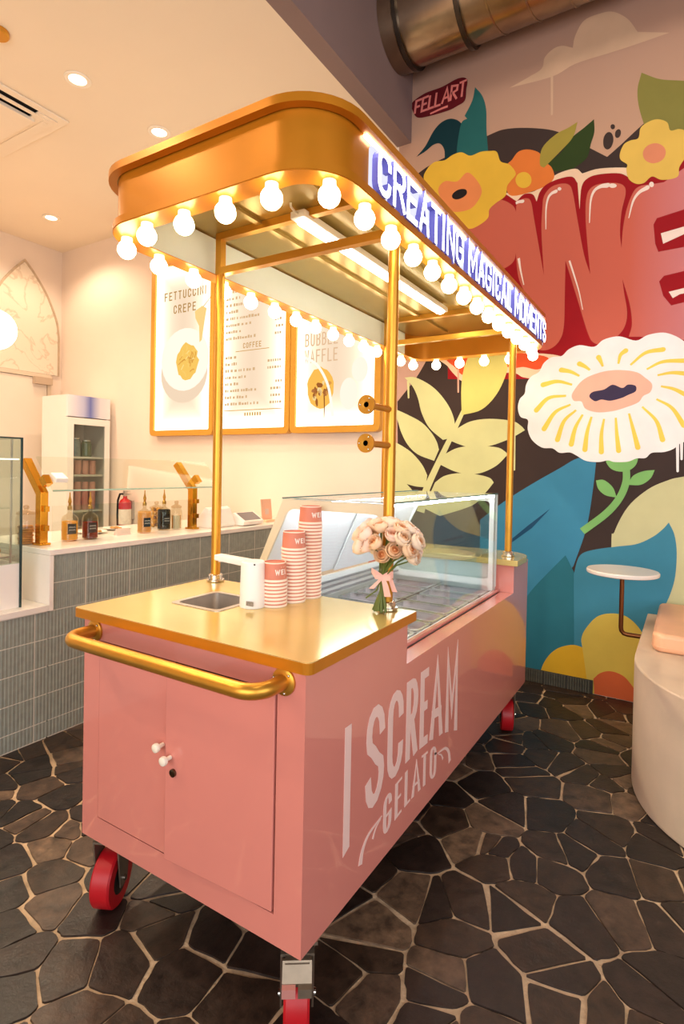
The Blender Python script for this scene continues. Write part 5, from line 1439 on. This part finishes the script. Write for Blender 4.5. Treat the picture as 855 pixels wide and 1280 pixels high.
# air vent cassette
av = thing('air_vent', 'square cream ceiling air vent with dark slots', 'air vent', (-3.66, .93, CEIL))
M_vent = mat('vent_cream', '#efe0cb', .5, var=0)
vx0, vx1, vy0, vy1 = -4.12, -3.20, .47, 1.39
MB().rring([(vx0, vy0), (vx1, vy0), (vx1, vy1), (vx0, vy1)], [(vx0+.06, vy0+.06), (vx1-.06, vy0+.06), (vx1-.06, vy1-.06), (vx0+.06, vy1-.06)], 'z', CEIL-.014, CEIL-.001).build('frame', M_vent, av, .004)
MB().rring([(vx0+.06, vy0+.06), (vx1-.06, vy0+.06), (vx1-.06, vy1-.06), (vx0+.06, vy1-.06)], [(vx0+.20, vy0+.20), (vx1-.20, vy0+.20), (vx1-.20, vy1-.20), (vx0+.20, vy1-.20)], 'z', CEIL-.004, CEIL-.001).build('slot_shade', M_dark, av)
MB().box(vx0+.165, vx1-.165, vy0+.165, vy1-.165, CEIL-.044, CEIL-.018).build('cover_panel', M_vent, av, .004)
for (a0, a1, b0, b1, ax) in ((vx1-.125, vx1-.09, vy0+.10, vy1-.10, 0), (vx0+.10, vx1-.13, vy1-.125, vy1-.09, 1)):
    MB().box(a0, a1, b0, b1, CEIL-.026, CEIL-.020).build('louvre', M_vent, av)
MB().box(vx0+.06, vx1-.06, vy1-.20, vy1-.055, CEIL-.022, CEIL-.012).build('flap', M_vent, av)
# globe pendant by the counter, plus unseen ones added to brighten the ceiling
def globe(y, label):
    x = -2.75
    gp = thing('globe_pendant', label, 'pendant lamp', (x, y, 2.219), 'globe pendants over the counter')
    MB().lathe([(.002, CEIL-.03), (.055, CEIL-.028), (.062, CEIL-.02), (.062, CEIL-.001)], (x, y, 0), 28).build('ceiling_rose', M_brass, gp)
    MB().tube([(x, y, CEIL-.03), (x, y, 2.335)], .004, 8).build('rod', M_brass, gp)
    MB().lathe([(.02, 2.318), (.02, 2.345)], (x, y, 0), 16).build('cap', M_brass, gp)
    MB().sphere((x, y, 2.219), .118, 28, 18).build('globe', emitter('globe_glow', '#fff0d8', 8.0), gp)
globe(.655, 'white glowing globe lamp hung nearest the back wall')
globe(-.75, 'added unseen globe lamp hung over the middle of the counter')
globe(-2.15, 'added unseen globe lamp hung nearest the street side')

# ================================================================== SPIRAL DUCT
duct = thing('air_duct', 'shiny spiral steel air duct coming out of the bulkhead', 'duct', (-.6, 2.58, 4.62))
DY, DZ, DR = 2.575, 4.610, .268
M_duct = mat('galvanised_steel', '#a8937d', .28, metal=1, var=.12, scale=6)
MB().lathe([(DR, -1.129), (DR, 3.9)], (0, DY, DZ), 48, axis='x').build('duct_pipe', M_duct, duct)
pts = []
for k in range(0, 480):
    x = -.55+k*.0093; a = 2*math.pi*k/24
    if x > 3.85: break
    pts.append((x, DY+(DR+.001)*math.cos(a), DZ+(DR+.001)*math.sin(a)))
MB().tube(pts, .007, 6).build('spiral_seam', M_duct, duct)
M_collar = mat('dark_duct_collar', '#4a4038', .35, metal=.8, var=.1)
for x, wdt, dr_ in ((-1.128, .10, .012), (-1.02, .03, .022), (-.60, .03, .022)):
    MB().lathe([(DR, x), (DR+dr_, x), (DR+dr_, x+wdt), (DR, x+wdt)], (0, DY, DZ), 48, axis='x').build('collar', M_duct if wdt > .05 else M_collar, duct)

# ================================================================== BENCH, CUSHION, WALL TABLE
M_plaster = mat('bench_plaster', '#cdb59b', .7, var=.10, scale=3.5, bump=.12, bscale=25)
ol = [(.56, YB-.012), (.56, 1.95)]+[(1.06-.50*math.cos(a), 1.95-.62*math.sin(a)) for a in [math.radians(k) for k in range(6, 91, 6)]]+[(3.2, 1.33), (3.2, YB-.012)]
bench = MB().prism(ol, 'z', .0, .575, smooth=True).build('plaster_bench', M_plaster, None, .006)
tag(bench, 'curved sand coloured plaster bench against the mural wall', 'bench')
M_cush = mat('peach_leather', '#eab289', .42, var=.04, scale=8)
cb = thing('bench_cushion', 'peach padded seat cushion lying on the plaster bench', 'cushion', (1.2, 2.42, .576))
cu = MB().prism(rrect(.625, 1.9, 2.03, 2.82, .05, 5), 'z', .576, .668).build('pad', M_cush, cb, .022)
cu.modifiers['bevel'].segments = 4
MB().rring(rrect(.623, 1.902, 2.028, 2.822, .05, 5), rrect(.627, 1.898, 2.032, 2.818, .05, 5), 'z', .600, .604).build('piping', M_cush, cb)
M_wood = mat('bronze_pipe', '#7a4a28', .3, metal=.8, var=.05)
tb = thing('side_table', 'small round white table on a bent bronze pipe from the bench', 'table', (.447, 2.5, .52))
MB().lathe([(.180, .862), (.188, .866), (.190, .872), (.190, .882), (.186, .887)], (.447, 2.5, 0), 48).build('table_top', M_white, tb)
MB().tube([(.447, 2.5, .862), (.447, 2.5, .56), (.450, 2.5, .538), (.462, 2.5, .524), (.480, 2.5, .520), (.558, 2.5, .520)], .0125, 14).build('leg', M_wood, tb)
MB().lathe([(.045, .858), (.045, .862)], (.447, 2.5, 0), 20).build('mount_plate', M_wood, tb)
